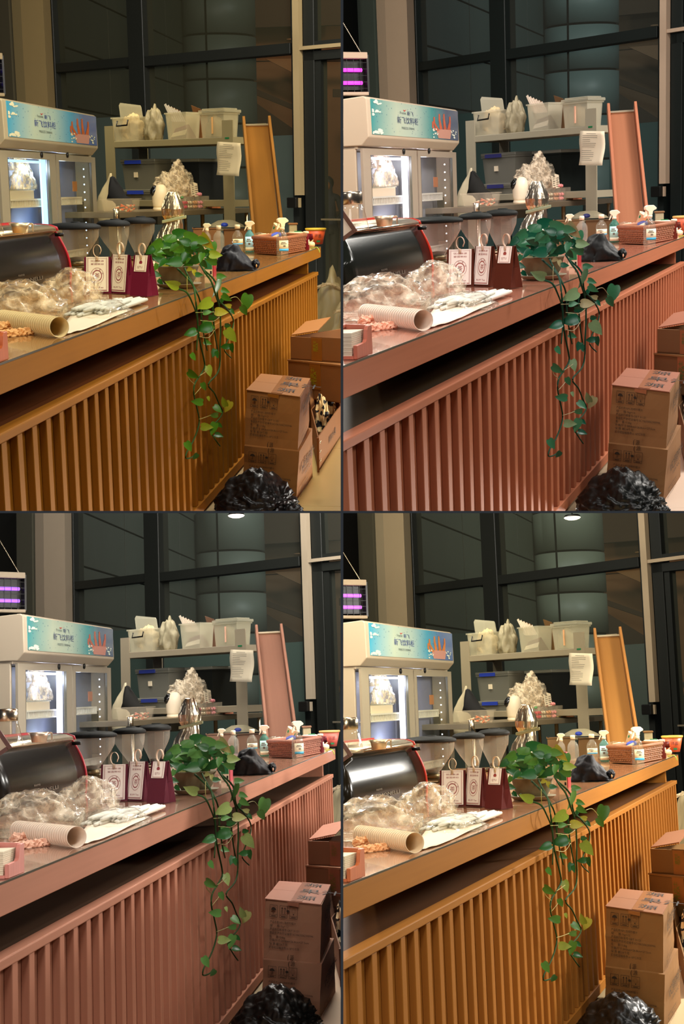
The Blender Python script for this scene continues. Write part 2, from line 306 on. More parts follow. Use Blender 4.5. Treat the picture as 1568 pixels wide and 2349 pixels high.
# ---------------------------------------------------------------- mesh building
class B:
    def __init__(s, sc=1.0): s.bm = bmesh.new(); s.sc = sc
    def v(s, p): return s.bm.verts.new(Vector(p) * s.sc)
    def f(s, vs):
        try: return s.bm.faces.new(vs)
        except ValueError: return None
    def hexa(s, p):
        v = [s.v(q) for q in p]
        for a in ((3, 2, 1, 0), (4, 5, 6, 7), (0, 1, 5, 4), (1, 2, 6, 5), (2, 3, 7, 6), (3, 0, 4, 7)): s.f([v[i] for i in a])
        return s
    def box(s, x0, x1, y0, y1, z0, z1):
        return s.hexa([(x0, y0, z0), (x1, y0, z0), (x1, y1, z0), (x0, y1, z0), (x0, y0, z1), (x1, y0, z1), (x1, y1, z1), (x0, y1, z1)])
    def bev(s, off, seg=2):
        bmesh.ops.bevel(s.bm, geom=list(s.bm.edges), offset=off * s.sc, segments=seg, affect='EDGES', profile=.5, clamp_overlap=True); return s
    def rings(s, rs, cap=True, closed=True):
        vs = [[s.v(p) for p in r] for r in rs]
        n = len(vs[0]); m = n if closed else n - 1
        for a, b in zip(vs, vs[1:]):
            for i in range(m): s.f([a[i], a[(i + 1) % n], b[(i + 1) % n], b[i]])
        if cap and closed: s.f(vs[0][::-1]); s.f(vs[-1])
        return s
    def lathe(s, prof, c=(0, 0, 0), n=18, cap=True, sx=1, sy=1, a0=0.0, a1=2 * math.pi):
        full = a1 - a0 > 6.28
        k = n if full else n + 1
        rs = [[(c[0] + r * sx * math.cos(a0 + (a1 - a0) * i / n), c[1] + r * sy * math.sin(a0 + (a1 - a0) * i / n), c[2] + h) for i in range(k)] for r, h in prof]
        return s.rings(rs, cap and full, full)
    def tube(s, pts, r, n=6):
        pts = [Vector(p) for p in pts]; rs = []
        ref = Vector((.13, .31, .94))
        for i, p in enumerate(pts):
            d = (pts[min(i + 1, len(pts) - 1)] - pts[max(i - 1, 0)]).normalized()
            a = d.cross(ref)
            if a.length < .05: a = d.cross(Vector((1, 0, 0)))
            a.normalize(); b2 = d.cross(a)
            rr = r[i] if isinstance(r, (list, tuple)) else r
            rs.append([p + (a * math.cos(t) + b2 * math.sin(t)) * rr for t in [2 * math.pi * k / n for k in range(n)]])
        return s.rings(rs)
    def prism(s, poly, y0, y1):                        # outline in x,z pushed along y
        return s.rings([[(x, y0, z) for x, z in poly], [(x, y1, z) for x, z in poly]])
    def slab(s, top, d):                               # grid of points with thickness vector d
        g = [[s.v(p) for p in r] for r in top]; h = [[s.v(Vector(p) + Vector(d)) for p in r] for r in top]
        R_, C_ = len(g), len(g[0])
        for i in range(R_ - 1):
            for j in range(C_ - 1):
                s.f([g[i][j], g[i][j + 1], g[i + 1][j + 1], g[i + 1][j]]); s.f([h[i][j], h[i + 1][j], h[i + 1][j + 1], h[i][j + 1]])
        loop = [(0, j) for j in range(C_)] + [(i, C_ - 1) for i in range(1, R_)] + [(R_ - 1, j) for j in range(C_ - 2, -1, -1)] + [(i, 0) for i in range(R_ - 2, 0, -1)]
        for a, b2 in zip(loop, loop[1:] + loop[:1]): s.f([g[a[0]][a[1]], h[a[0]][a[1]], h[b2[0]][b2[1]], g[b2[0]][b2[1]]])
        return s
    def blob(s, c, r, seed=0, amp=.2, freq=2.0, sub=4, flat=True, ridge=False, taper=0.0):
        bm2 = bmesh.new(); bmesh.ops.create_icosphere(bm2, subdivisions=sub, radius=1)
        idx = {}
        off = Vector((seed * 3.7, seed * 1.3, seed * 2.1))
        for v in bm2.verts:
            n = noise.fractal(v.co * freq + off, 1.0, 2.0, 4)
            if ridge: n = .55 - 1.6 * abs(noise.noise(v.co * freq + off)) - .7 * abs(noise.noise(v.co * freq * 2.3 + off)) - .35 * abs(noise.noise(v.co * freq * 5 + off))
            p = v.co * (1 + amp * n)
            if taper: p.x *= 1 - taper * max(p.z, 0); p.y *= 1 - taper * max(p.z, 0)
            q = Vector((c[0] + p.x * r[0], c[1] + p.y * r[1], c[2] + p.z * r[2]))
            if flat and q.z < 0: q.z = 0
            idx[v.index] = s.v(q)
        for fc in bm2.faces: s.f([idx[v.index] for v in fc.verts])
        bm2.free(); return s
    def text(s, body, p0, ex, ez, size=1.0, align=0.0):
        vs, fs, wd = glyphs(body)
        ex = Vector(ex) * size; ez = Vector(ez) * size; p0 = Vector(p0) - ex * wd * align
        k = [s.v(p0 + ex * x + ez * y) for x, y in vs]
        for q in fs: s.f([k[i] for i in q])
        return s
    def text_on(s, body, quad, u, v, h, fit=None, off=(0, 0, 0)):   # quad: TL TR BR BL ; v runs down
        vs, fs, wd = glyphs(body); tl, tr, br, bl = [Vector(p) for p in quad]
        asp = ((bl - tl).length + (br - tr).length) / ((tr - tl).length + (br - bl).length)
        kx = (fit / wd) if fit else h * asp
        k = []
        for x, y in vs:
            a = u + x * kx; b2 = v - y * h
            k.append(s.v(tl.lerp(tr, a).lerp(bl.lerp(br, a), b2) + Vector(off)))
        for q in fs: s.f([k[i] for i in q])
        return s
    def shape_on(s, pts, quad, off=(0, 0, 0)):
        tl, tr, br, bl = [Vector(p) for p in quad]
        s.f([s.v(tl.lerp(tr, a).lerp(bl.lerp(br, a), b2) + Vector(off)) for a, b2 in pts]); return s
    def done(s, smooth=False, fix=True):
        if fix: bmesh.ops.recalc_face_normals(s.bm, faces=s.bm.faces)
        me = bpy.data.meshes.new('m'); s.bm.to_mesh(me); s.bm.free()
        if smooth:
            me.polygons.foreach_set('use_smooth', [True] * len(me.polygons))
        return me
_gl = {}
def glyphs(body):
    if body not in _gl:
        c = bpy.data.curves.new('t', 'FONT'); c.body = body; c.resolution_u = 2
        o = bpy.data.objects.new('t', c); COL.objects.link(o)
        me = bpy.data.meshes.new_from_object(o.evaluated_get(bpy.context.evaluated_depsgraph_get()))
        vs = [(v.co.x, v.co.y) for v in me.vertices]
        _gl[body] = (vs, [tuple(p.vertices) for p in me.polygons], max([x for x, y in vs] + [.01]))
        bpy.data.objects.remove(o); bpy.data.curves.remove(c); bpy.data.meshes.remove(me)
    return _gl[body]

# ---------------------------------------------------------------- registry: things, parts, sub-parts
THINGS = []
class Part:
    def __init__(s, name, me, m, label=None, mtx=None, kind=None):
        s.name, s.me, s.m, s.label, s.mtx, s.kind, s.kids = name, me, m, label, mtx or Matrix.Identity(4), kind, []
    def part(s, *a, **k): p = Part(*a, **k); s.kids.append(p); return p
class Thing(Part):
    def __init__(s, name, cat, label, base, me=None, m=None, group=None, kind=None):
        if not isinstance(base, Matrix): base = Matrix.Translation(Vector(base))
        Part.__init__(s, name, me, m, label, base, kind); s.cat, s.group = cat, group; THINGS.append(s)
    def rpart(s, name, me, m, **k):                    # mesh given in room coordinates
        me.transform(s.mtx.inverted()); return s.part(name, me, m, **k)
    def rself(s, me, m): me.transform(s.mtx.inverted()); s.me, s.m = me, m; return s
def bezier(pts, n=8):                                  # smooth polyline through points
    pts = [Vector(p) for p in pts]; out = []
    for i in range(len(pts) - 1):
        p0, p1, p2, p3 = pts[max(i - 1, 0)], pts[i], pts[i + 1], pts[min(i + 2, len(pts) - 1)]
        for k in range(n):
            t = k / n; out.append(.5 * ((2 * p1) + (p2 - p0) * t + (2 * p0 - 5 * p1 + 4 * p2 - p3) * t * t + (3 * p1 - p0 - 3 * p2 + p3) * t ** 3))
    return out + [pts[-1]]
# ================================================================ SETTING
BASE = Matrix.Translation((X0, 7.0, FLOOR))
# floor and its tiles
t = Thing('floor', 'floor', 'pale glossy tiled floor running past the counter and cartons', (0, 7, FLOOR), kind='structure')
t.rself(B().box(-1.26, 2.77, 3.0, 19.4, FLOOR - .06, FLOOR - .012).done(), 'grout')
tile = B().box(.002, .798, .002, 1.598, -.012, 0).bev(.002, 1).done()
for i in range(5):
    for j in range(10):
        p = Matrix.Translation((X0 + .10 + .8 * i, 3.4 + 1.6 * j, FLOOR)); t.part('tile', tile, 'floor', mtx=t.mtx.inverted() @ p)
# window wall frame of reference
WV = Vector((0.8254, -0.5644, 0)).normalized(); WN = Vector((WV.y, -WV.x, 0))
if WN.y < 0: WN = -WN
WP0 = U(400, 420, 21.5)
def wa(px, py=200, off=0.0):                           # pixel -> (along the wall, height) on the plane pushed off metres towards the room
    r = Vector(ray(px, py)); k = (WP0 - WN * off).dot(WN) / r.dot(WN); p = r * k
    return (p - WP0).dot(WV), p.z
WF = frame(WP0 - Vector((0, 0, WP0.z)), WV)            # local x along the wall, y away
def wbar(px0, px1, py0, py1, y0, y1, yref=None, off=0.0):
    a0, z1 = wa(px0, py0, off); a1, z0 = wa(px1, py1, off)
    if yref is not None: a0, a1 = wa(px0, yref, off)[0], wa(px1, yref, off)[0]
    return B().box(a0, a1, y0, y1, z0, z1)
ZC = wa(400, -260)[1]
def vbar(px0, px1, y0, y1, off=0.0, z0=FLOOR, z1=None, yref=150):
    a0 = wa(px0, yref, off)[0]; a1 = wa(px1, yref, off)[0]
    return B().box(a0, a1, y0, y1, z0, ZC if z1 is None else z1)
t = Thing('window_1', 'window', 'tall dark framed window wall looking out on a grey column', WF, kind='structure')
for a, b_ in ((113, 147), (307, 341)): t.part('mullion', vbar(a, b_, -.10, .12).bev(.008, 1).done(), 'frame')
t.part('mullion', vbar(664, 677, -.05, .12).done(), 'frame')
for x0, x1, ya, yb in ((146, 308, 151, 170), (340, 666, 124.5, 147)):
    z1 = wa((x0 + x1) / 2, ya)[1]; z0 = wa((x0 + x1) / 2, yb)[1]
    a0, a1 = wa(x0)[0], wa(x1)[0]
    t.part('transom', B().box(a0, a1, -.09, .10, z0, z1).bev(.006, 1).done(), 'frame')
    zt = z1
    t.part('pane', B().box(a0, a1, .0, .012, z1, ZC).done(), 'glass'); t.part('pane', B().box(a0, a1, .0, .012, FLOOR, z0).done(), 'glass')
t = Thing('door_1', 'door', 'dark framed glass door beyond the counter end', WF, kind='structure')
t.part('door_frame', vbar(692, 716, -.06, .10).bev(.006, 1).done(), 'frame')
t.part('door_frame', vbar(716, 728, -.03, .10, z1=wa(740, 142)[1]).done(), 'frame')
t.part('door_head', B().box(wa(692)[0], wa(1000)[0], -.06, .10, wa(740, 142)[1], wa(740, 122)[1]).done(), 'frame')
t.part('door_head', B().box(wa(692)[0], wa(1000)[0], -.05, .10, wa(740, 111)[1], wa(740, 101)[1]).done(), 'frame')
t.part('pane', B().box(wa(727)[0], wa(1000)[0], .02, .032, FLOOR, wa(740, 142)[1]).done(), 'glass')
t.part('pane', B().box(wa(715)[0], wa(1000)[0], .02, .032, wa(740, 101)[1], ZC).done(), 'glass')
t.part('push_bar', B().box(wa(727)[0], wa(1000)[0], -.05, -.03, wa(740, 496)[1], wa(740, 492)[1]).done(), 'steel_soft')
t = Thing('trim_1', 'trim', 'white cable trunking rising beside the glass door', WF, kind='structure')
t.part('upright_trunking', vbar(676.5, 690.5, -.13, -.05, z0=wa(680, 440)[1], yref=250).done(), 'trunk_white')
t.part('cross_trunking', B().box(wa(690)[0], wa(1000)[0], -.12, -.06, wa(740, 119)[1], wa(740, 111)[1]).done(), 'trunk_white')
t = Thing('switch_box', 'switch box', 'small black switch box below the white trunking', WF)
t.part('box_body', wbar(667, 688, 445, 468, -.20, -.12, 450).bev(.01).done(), 'black')
t.part('mounting_plate', wbar(688, 691.5, 446, 467, -.15, -.12, 450).done(), 'trunk_white')
# left wall and pillar
t = Thing('wall_left', 'wall', 'dark plain wall behind the fridge', WF, kind='structure')
t.part('wall_face', vbar(-260, 44, -.46, -.2, off=.45).done(), 'wall_dark')
t = Thing('wall_pillar', 'pillar', 'beige square pillar beside the window', WF, kind='structure')
a0, a1, a2 = wa(43, 150, .5)[0], wa(69, 150, .5)[0], wa(117, 150, .5)[0]
t.part('pillar_face', B().hexa([(a1, -.5, FLOOR), (a2, -.5, FLOOR), (a2 - .36, -.05, FLOOR), (a1 - .36, -.05, FLOOR), (a1, -.5, ZC), (a2, -.5, ZC), (a2 - .36, -.05, ZC), (a1 - .36, -.05, ZC)]).done(), 'pillar')
t.part('pillar_return', B().hexa([(a0, -.44, FLOOR), (a1, -.5, FLOOR), (a1, -.05, FLOOR), (a0, -.05, FLOOR), (a0, -.44, ZC), (a1, -.5, ZC), (a1, -.05, ZC), (a0, -.05, ZC)]).done(), 'pillar_lit')
# outside: clad wall, round column, hall beyond
XC = U(148, 121, 27.0)[0]
t = Thing('wall_outside', 'wall', 'grey panel clad wall outside the window', (XC, 30, FLOOR), kind='structure')
t.rself(B().box(XC - .3, XC - .05, 21, 43, FLOOR, 9).done(), 'joint')
ys = [18, on_x(252, 150, XC).y, 0, 0]; dyy = 5.5; ys = [ys[1] - dyy, ys[1], ys[1] + dyy, ys[1] + 2 * dyy]
zz = [on_x(148, 121, XC).z + k * 1.04 for k in range(-5, 6)]
for j in range(3):
    for k in range(len(zz) - 1):
        me = B().box(0, .05, .03, dyy - .03, .018, 1.04 - .018).bev(.004, 1).done() if (j, k) == (0, 0) else me
        t.part('panel', me, 'cladding', mtx=t.mtx.inverted() @ Matrix.Translation((XC - .035, ys[j], zz[k])))
t = Thing('column_outside', 'column', 'round grey clad column outside the window', U(497, 420, 38), kind='structure')
cc = U(497, 420, 38.0); rr = 80 * 38 / F_PX; t.mtx = Matrix.Translation((cc.x, cc.y, FLOOR))
t.me = B().lathe([(rr - .07, 0), (rr - .07, 14)], n=48).done(True); t.m = 'joint'
zr = [U(500, y, 38 - rr)[2] - FLOOR for y in (475, 379, 283.5, 188, 92, -4, -100)]
toc = math.atan2(-cc.y, -cc.x); aj = toc - .36
arc = None
for k in range(6):
    for s0, s1 in ((aj - 2.2, aj - .03), (aj + .03, aj + 2.2)):
        me = B().lathe([(rr - .06, zr[k] + .028), (rr, zr[k] + .028), (rr, zr[k + 1] - .028), (rr - .06, zr[k + 1] - .028)], n=22, a0=s0, a1=s1).done(True)
        t.part('panel', me, 'column')
t = Thing('trim_2', 'trim', 'dark gap between the clad wall and the round column', (0, 38, 0), kind='structure')
t.rself(B().hexa([U(398, 700, 39.2), U(424, 700, 39.2), U(424, 700, 39.6), U(398, 700, 39.6), U(398, -150, 39.2), U(424, -150, 39.2), U(424, -150, 39.6), U(398, -150, 39.6)]).done(), 'gap')
def quad_slab(pts, z, th=.3, z2=None):                 # a slab whose outline is seen at these pixels at depth z
    n = len(pts); zs = z2 or [z] * n
    a = [U(x, y, zz_) for (x, y), zz_ in zip(pts, zs)]; return B().rings([a, [p + Vector((-.2, 1, 0)) * th for p in a]])
t = Thing('wall_far', 'wall', 'brown far wall of the hall outside the glass', U(690, 420, 54), kind='structure')
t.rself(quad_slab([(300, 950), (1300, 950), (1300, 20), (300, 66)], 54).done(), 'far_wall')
t = Thing('ceiling', 'ceiling', 'dark hall ceiling seen through the top of the window', U(690, 0, 53), kind='structure')
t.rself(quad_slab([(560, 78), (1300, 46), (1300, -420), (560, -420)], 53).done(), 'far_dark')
t.rpart('ceiling_band', quad_slab([(560, 150), (1300, 120), (1300, 143), (560, 148)], 52.8).done(), 'far_dark')
t.rpart('soffit', quad_slab([(595, 144), (690, 142), (690, 190)], 52.6, .1).done(), 'far_lit')
t.rpart('beam', quad_slab([(570, 207), (670, 248), (670, 258), (570, 220)], 52.4, .2).done(), 'far_dark')
t.rpart('vent', quad_slab([(745, 207), (830, 207), (830, 224), (745, 224)], 52.0, .2).done(), 'far_dark')
t = Thing('wall_hall', 'wall', 'dark low hall partition outside behind the wooden ramp', U(640, 450, 48), kind='structure')
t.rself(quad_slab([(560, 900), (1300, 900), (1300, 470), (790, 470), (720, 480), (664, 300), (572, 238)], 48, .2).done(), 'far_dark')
t = Thing('wall_screen', 'wall', 'dull teal screen panel behind the wooden ramp', WF, kind='structure')
t.part('screen_panel', wbar(560, 668, 312, 620, -.04, -.015, 420).done(), 'teal_panel')
t.part('screen_panel', wbar(150, 500, 278, 640, -.03, -.012, 420).done(), 'teal_panel')
t = Thing('hall_downlight', 'ceiling light', 'faint round downlight in the hall ceiling outside', U(652, 104, 52.2))
o = U(652, 104, 52.2); t.part('trim_ring', B().lathe([(.13, 0), (.17, 0), (.17, .05), (.13, .05)], n=20).done(True), 'far_lit')
t.part('diffuser', B().lathe([(.13, .01), (.13, .04)], n=20, sy=1).done(True), 'far_lit')
# reflection of a lamp in the window top, built as a glowing disc
o, s = at(511, 9, 18.5)
t = Thing('lamp_reflection', 'lamp reflection', 'glowing disc standing in for a lamp reflected in glass', o)
t.part('reflection_disc', B(s).lathe([(0, -6), (10, -5), (17, -2.5), (19.5, 0), (17, 2), (0, 2.6)], n=24, cap=False).done(True), 'reflected_glow')
t.part('disc_backing', B(s).lathe([(18, 1.5), (18, 5), (14, 7), (1.5, 7.5), (1.5, 120)], n=20).done(True), 'black')
# ================================================================ COUNTER
t = Thing('service_counter', 'counter', 'long wooden slatted service counter with a glass covered top', BASE)
YA, YE = 2.55, 11.68
top = [(X0, YA), (X0, YE), (-1.99, 12.5), (-1.99, 10.3), (-2.62, 10.0), (-2.62, YA)]
t.rpart('countertop', B().rings([[(x, y, -.525) for x, y in top], [(x, y, TOP - .004) for x, y in top]]).done(), 'worktop')
t.rpart('glass_sheet', B().rings([[(x, y, TOP - .004) for x, y in top], [(x, y, TOP) for x, y in top]]).done(), 'glass_sheet')
t.rpart('glass_edge', B().box(X0 - .001, X0 + .0015, YA, YE, TOP - .006, TOP - .0005).done(), 'dark_line')
t.rpart('fascia', B().box(X0 - .03, X0 + .001, YA, YE, -.557, TOP - .006).bev(.002, 1).done(), 'wood_long')
t.rpart('fascia', B().hexa([(-1.99, 12.46, -.557), (X0 - .002, YE - .03, -.557), (X0 - .002, YE, -.557), (-1.99, 12.5, -.557), (-1.99, 12.46, TOP - .006), (X0 - .002, YE - .03, TOP - .006), (X0 - .002, YE, TOP - .006), (-1.99, 12.5, TOP - .006)]).done(), 'wood_long')
t.rpart('recess_panel', B().box(X0 - .40, X0 - .38, YA, 11.30, -.70, -.525).done(), 'wood_shaded')
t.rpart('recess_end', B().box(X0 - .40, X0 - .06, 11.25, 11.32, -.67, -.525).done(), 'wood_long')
t.rpart('recess_end', B().box(X0 - .40, X0 - .005, YA, YA + .02, -.70, -.525).done(), 'wood_shaded')  # unseen board added to keep light out of the open near end
t.rpart('rail', B().box(X0 - .05, X0 - .001, YA, 11.50, -.693, -.665).bev(.004, 2).done(), 'wood_long')
t.rpart('recess_floor', B().box(X0 - .38, X0 - .05, YA, 11.46, -.693, -.668).done(), 'wood_shaded')
t.rpart('back_panel', B().box(X0 - .045, X0 - .028, YA, 11.44, -1.50, -.693).done(), 'wood')
t.rpart('end_panel', B().box(-1.95, X0 - .03, 11.41, 11.44, -1.50, -.693).done(), 'wood')
t.rpart('base_board', B().box(X0 - .045, X0 + .002, YA, 11.44, FLOOR, -1.468).bev(.003, 1).done(), 'wood_long')
slat = B().box(0, .024, 0, .046, 0, .775).bev(.002, 1).done()
u0 = 1 / (1085 - 38.3); y_of = lambda u: on_x(1085 - 1 / u, 1000, X0).y
for k in range(-11, 55):
    u_ = u0 + 3.33e-5 * k; y = 4241 * u_ - .284
    if y > 11.38 or y < YA + .02: continue
    t.part('slat', slat, 'wood', mtx=t.mtx.inverted() @ Matrix.Translation((X0 - .028, y, -1.468)))
t.rpart('slat', B().box(X0 - .028, X0 - .004, 11.39, 11.44, -1.468, -.693).done(), 'wood')
# ================================================================ FRIDGE (local x along the front, y into the fridge, z up)
XF = U(25.5, 231, 12.0).x; XD = XF - .05
y0 = on_x(9.7, 345, XD).y; FM = frame(Vector((XD, y0, FLOOR)), (0, 1, 0))
fx = lambda px, py=345, X=XD: on_x(px, py, X).y - y0
fz = lambda px, py, X=XD: on_x(px, py, X).z - FLOOR
FW = fx(220); ZT = fz(25.5, 231, XF); ZH = fz(25.5, 320, XF); ZB = fz(20, 341)
t = Thing('drinks_fridge', 'fridge', 'white two-door glass drinks fridge with a blue printed header', FM)
t.part('cabinet', B().box(0, FW, .52, .56, .08, ZT - .03).box(-.0, .04, .06, .56, .08, ZT - .03).box(FW - .04, FW, .06, .56, .08, ZT - .03).box(0, FW, .06, .56, .08, .30).box(0, FW, .23, .56, .3, ZB - .02).box(0, FW, .04, .56, ZB - .02, ZT - .03).bev(.006, 1).done(), 'fridge')
t.part('liner', B().box(.045, FW - .045, .20, .225, .30, ZB - .03).done(), 'fridge_in')
h0, h1 = -.012, fx(224, 300, XF)
t.part('header', B().rings([[(x, a, b_) for a, b_ in ((.16, ZT - .015), (-.03, ZT), (-.055, ZT - .02), (-.062, ZH), (.0, ZB + .006), (.16, ZB + .006))] for x in (h0, h1)]).bev(.008, 2).done(), 'fridge')
s0, s1 = fx(29, 280, XF) - .0, fx(221.5, 300, XF)
sz1 = fz(29, 237, XF); sz0 = fz(29, 314, XF)
sg = t.part('sign_panel', B().hexa([(0, 0, 0), (s1 - s0, 0, 0), (s1 - s0, .012, 0), (0, .012, 0), (0, 0, sz1 - sz0), (s1 - s0, 0, sz1 - sz0), (s1 - s0, .012, sz1 - sz0), (0, .012, sz1 - sz0)]).done(), 'sign', mtx=Matrix.Translation((s0, -.066, sz0)))
SW, SH = s1 - s0, sz1 - sz0
Q = [(0, -.002, SH), (SW, -.002, SH), (SW, -.002, 0), (0, -.002, 0)]
ux = lambda px: (fx(px, 290, XF) - s0) / SW
sg.part('lettering', B().text_on('新飞饮料柜', Q, ux(85), .60, .23, fit=ux(132) - ux(85)).text_on('新飞', Q, ux(108), .345, .15, fit=ux(122) - ux(108)).done(), 'print_blue', label='dark blue header lettering')
sg.part('lettering', B().text_on('FREEZE DRINK', Q, ux(95), .78, .10, fit=ux(124) - ux(95)).text_on('Frestec', Q, ux(92), .33, .12, fit=ux(106) - ux(92)).done(), 'print_grey')
sg.part('tick_mark', B().shape_on([(ux(99), .19), (ux(102), .25), (ux(107), .18), (ux(102), .21)], Q).done(), 'print_red')
fa, fb = ux(172), ux(206)
sg.part('printed_bucket', B().shape_on([(fa, .68), (fb, .66), (fb - .02, .97), (fa + .025, .97)], Q).done(), 'bucket')
bt = B()
for px, py0, px1, wd_ in ((176, .30, 168, .02), (184, .18, 180, .02), (192, .16, 190, .022), (199, .22, 203, .024), (171, .45, 165, .018)):
    a, c_ = ux(px), ux(px1); bt.shape_on([(c_ - .008, py0), (c_ + .008, py0 - .01), (c_ + .012, py0 + .18), (a + wd_, .72), (a - wd_, .73), (c_ - .012, py0 + .18)], Q, off=(0, -.0006 * px % .002 - .0005, 0))
sg.part('printed_bottles', bt.done(), 'cola')
sp = B(); random.seed(4)
for k in range(46):
    a, b_ = random.uniform(fa - .05, fb + .06), random.uniform(.66, .97)
    r_ = random.uniform(.006, .015)
    if not (fa + .02 < a < fb - .02): sp.shape_on([(a + r_ * math.cos(i * 1.26), b_ + 2.6 * r_ * math.sin(i * 1.26)) for i in range(5)], Q, off=(0, -.0004 - k * .00002, 0))
for k in range(30):
    a = random.uniform(0, .09); b_ = random.choice((random.uniform(.02, .14), random.uniform(.30, .45), random.uniform(.85, .98))); r_ = random.uniform(.008, .022)
    sp.shape_on([(max(0, a + r_ * math.cos(i * 1.05)), min(1, max(0, b_ + 2.2 * r_ * math.sin(i * 1.05)))) for i in range(6)], Q, off=(0, -.0005 - k * .00002, 0))
sg.part('printed_splash', sp.done(), 'splash')
dz1 = ZB - .012; DH = dz1 - .32
def fdoor(px0, px1, gx0, gx1, gy, knob):
    x0, x1 = fx(px0), fx(px1); g0, g1 = fx(gx0, 400), fx(gx1, 400); gz = fz(gx0, gy)
    d = t.part('door', B().box(x0, g0, -.0, .022, .32, dz1).box(g1, x1, 0, .022, .32, dz1).box(g0, g1, 0, .022, gz, dz1).box(g0, g1, 0, .022, .32, .42).done(), 'fridge_grey')
    d.part('glass_pane', B().box(g0, g1, .010, .016, .42, gz).done(), 'glass')
    d.part('lock', B().lathe([(.026, 0), (.026, .012), (.014, .016)], n=16).done(True), 'black', mtx=Matrix.Translation((fx(knob), .0, fz(knob, 353.5))) @ Matrix.Rotation(math.pi / 2, 4, 'X'))
    d.part('gasket', B().box(g0 - .006, g0 + .001, -.001, .02, .42, gz).done(), 'dark_line'); d.part('gasket', B().box(g1 - .001, g1 + .006, -.001, .02, .42, gz).done(), 'dark_line')
    return d
fdoor(10.5, 131.5, 29, 119.5, 359, 101.5)
d2 = fdoor(134, 219.5, 141, 211, 366, 158)
d2.part('paper_label', B().box(fx(169), fx(178), .004, .009, fz(170, 433), fz(170, 411)).done(), 'tape', label='tan paper label')
fi = lambda px, dy, py=420: fx(px, py, XD - dy)
lx = fi(101, .045)
t.part('light_strip', B().box(lx, fi(111, .045), .045, .06, .45, fz(110, 362)).done(), 'led', label='bright cool light strip')
t.part('light_strip', B().box(fi(32, .05), lx, .05, .065, fz(60, 364) - .02, fz(60, 364)).done(), 'led')
dots = B()
for k in range(14):
    z_ = .9 + k * .062 * 1.2
    for px in (121, 197): dots.lathe([(.0001, -.008), (.007, -.005), (.007, .005), (.0001, .008)], c=(fi(px - 3, .035), .035, z_), n=6)
t.part('led_reflections', dots.done(True), 'led_glint', kind='stuff')  # reflections of the LEDs, painted as small glowing dots
def frack(z, x0, x1):
    b_ = B().box(x0, x1, .08, .095, z, z + .012).box(x0, x1, .08, .095, z + .06, z + .075)
    n = int((x1 - x0) / .045)
    for i in range(n + 1): x = x0 + (x1 - x0) * i / n; b_.box(x - .007, x + .007, .083, .092, z, z + .065).box(x - .004, x + .004, .09, .19, z, z + .008)
    t.part('wire_shelf', b_.done(), 'rack')
zs = fz(60, 470)
frack(zs, fi(31, .08), fi(99, .08)); frack(fz(170, 463), fi(143, .08), fi(188, .08)); frack(zs - .5, .06, FW - .1)
t.part('shelf_bracket', B().box(fi(188, .09), fi(191, .09), .09, .15, fz(190, 463) - .4, fz(190, 463) + .03).done(), 'dark_line')
for k in range(4): t.part('foot', B().lathe([(.03, 0), (.03, .08)], n=10).done(), 'black', mtx=Matrix.Translation((.1 if k % 2 else FW - .1, .1 if k < 2 else .46, 0)))
inn = lambda px, py, dy: FM @ Vector((fx(px, py), dy, fz(px, py)))
t = Thing('foam_tray', 'tray', 'pale lidded food tray on the lit fridge shelf', frame(FM @ Vector((fi(31, .10), .10, zs + .012)), (0, 1, 0)))
tw = fi(83, .1) - fi(31, .1)
t.part('tray_body', B().box(0, tw, 0, .09, 0, .135).bev(.008).done(), 'paper_warm'); t.part('tray_lid', B().box(-.01, tw + .01, -.005, .095, .135, .145).done(), 'bin_clear')
t = Thing('frozen_bag', 'plastic bag', 'crumpled clear bag lying on the tray inside the fridge', frame(FM @ Vector((fi(62, .14), .145, zs + .158)), (0, 1, 0)))
t.me = B().blob((0, 0, 0), (.34, .05, .20), 3, .35, 1.6, 4, ridge=True).done(True); t.m = 'film_milky'
t = Thing('folded_bag', 'plastic bag', 'peaked clear plastic sheet above the bag inside the fridge', frame(FM @ Vector((fi(55, .17), .175, zs + .32)), (0, 1, 0)))
t.me = B().rings([[(-.3, -.02, 0), (.3, -.02, 0), (.3, .02, 0), (-.3, .02, 0)], [(-.22, -.015, .1), (.12, -.015, .14), (.12, .015, .14), (-.22, .015, .1)], [(-.02, 0, .2), (.03, 0, .21), (.03, .006, .21), (-.02, .006, .2)]]).done(True); t.m = 'film_milky'
# cable loop on the fridge top
t = Thing('cable_loop', 'cable', 'short thin cable looping up behind the fridge header', FM @ Matrix.Translation((fx(50), .14, ZT)))
t.me = B().tube(bezier([(-.15, 0, -.01), (-.05, 0, .02), (.02, 0, .03), (.05, 0, .02), (.06, 0, -.02)]), .006).done(True); t.m = 'black'
# ================================================================ INSECT LAMP hanging above the fridge
m, s = at(-17, 228, 13.6, yaw=38); s2 = s * 1.25
t = Thing('insect_lamp', 'insect lamp', 'hanging black insect killer lamp with glowing violet tubes', m)
t.part('housing', B(s2).box(-170, 33, -2, 2, 10, 62).box(-172, -168, -14, 2, 4, 70).box(31, 35, -14, 2, 4, 70).done(), 'black')
t.part('top_rail', B(s2).box(-172, 33, -15, 2, 63, 74).bev(1, 1).done(), 'trunk_white'); t.part('bottom_rail', B(s2).box(-172, 33, -15, 2, 0, 6).bev(1, 1).done(), 'trunk_white')
for z in (22, 44): t.part('tube_light', B(s2).tube([(-165, -6, z), (24, -6, z)], 3.4, 8).done(True), 'uv', label='glowing violet tube')
g = B(s2)
for i in range(14): g.box(-165 + i * 14, -164.3 + i * 14, -14, -13.4, 6, 63)
for i in range(5): g.box(-168, 31, -13.6, -13, 12 + i * 11, 12.5 + i * 11)
t.part('guard_grid', g.done(), 'black')
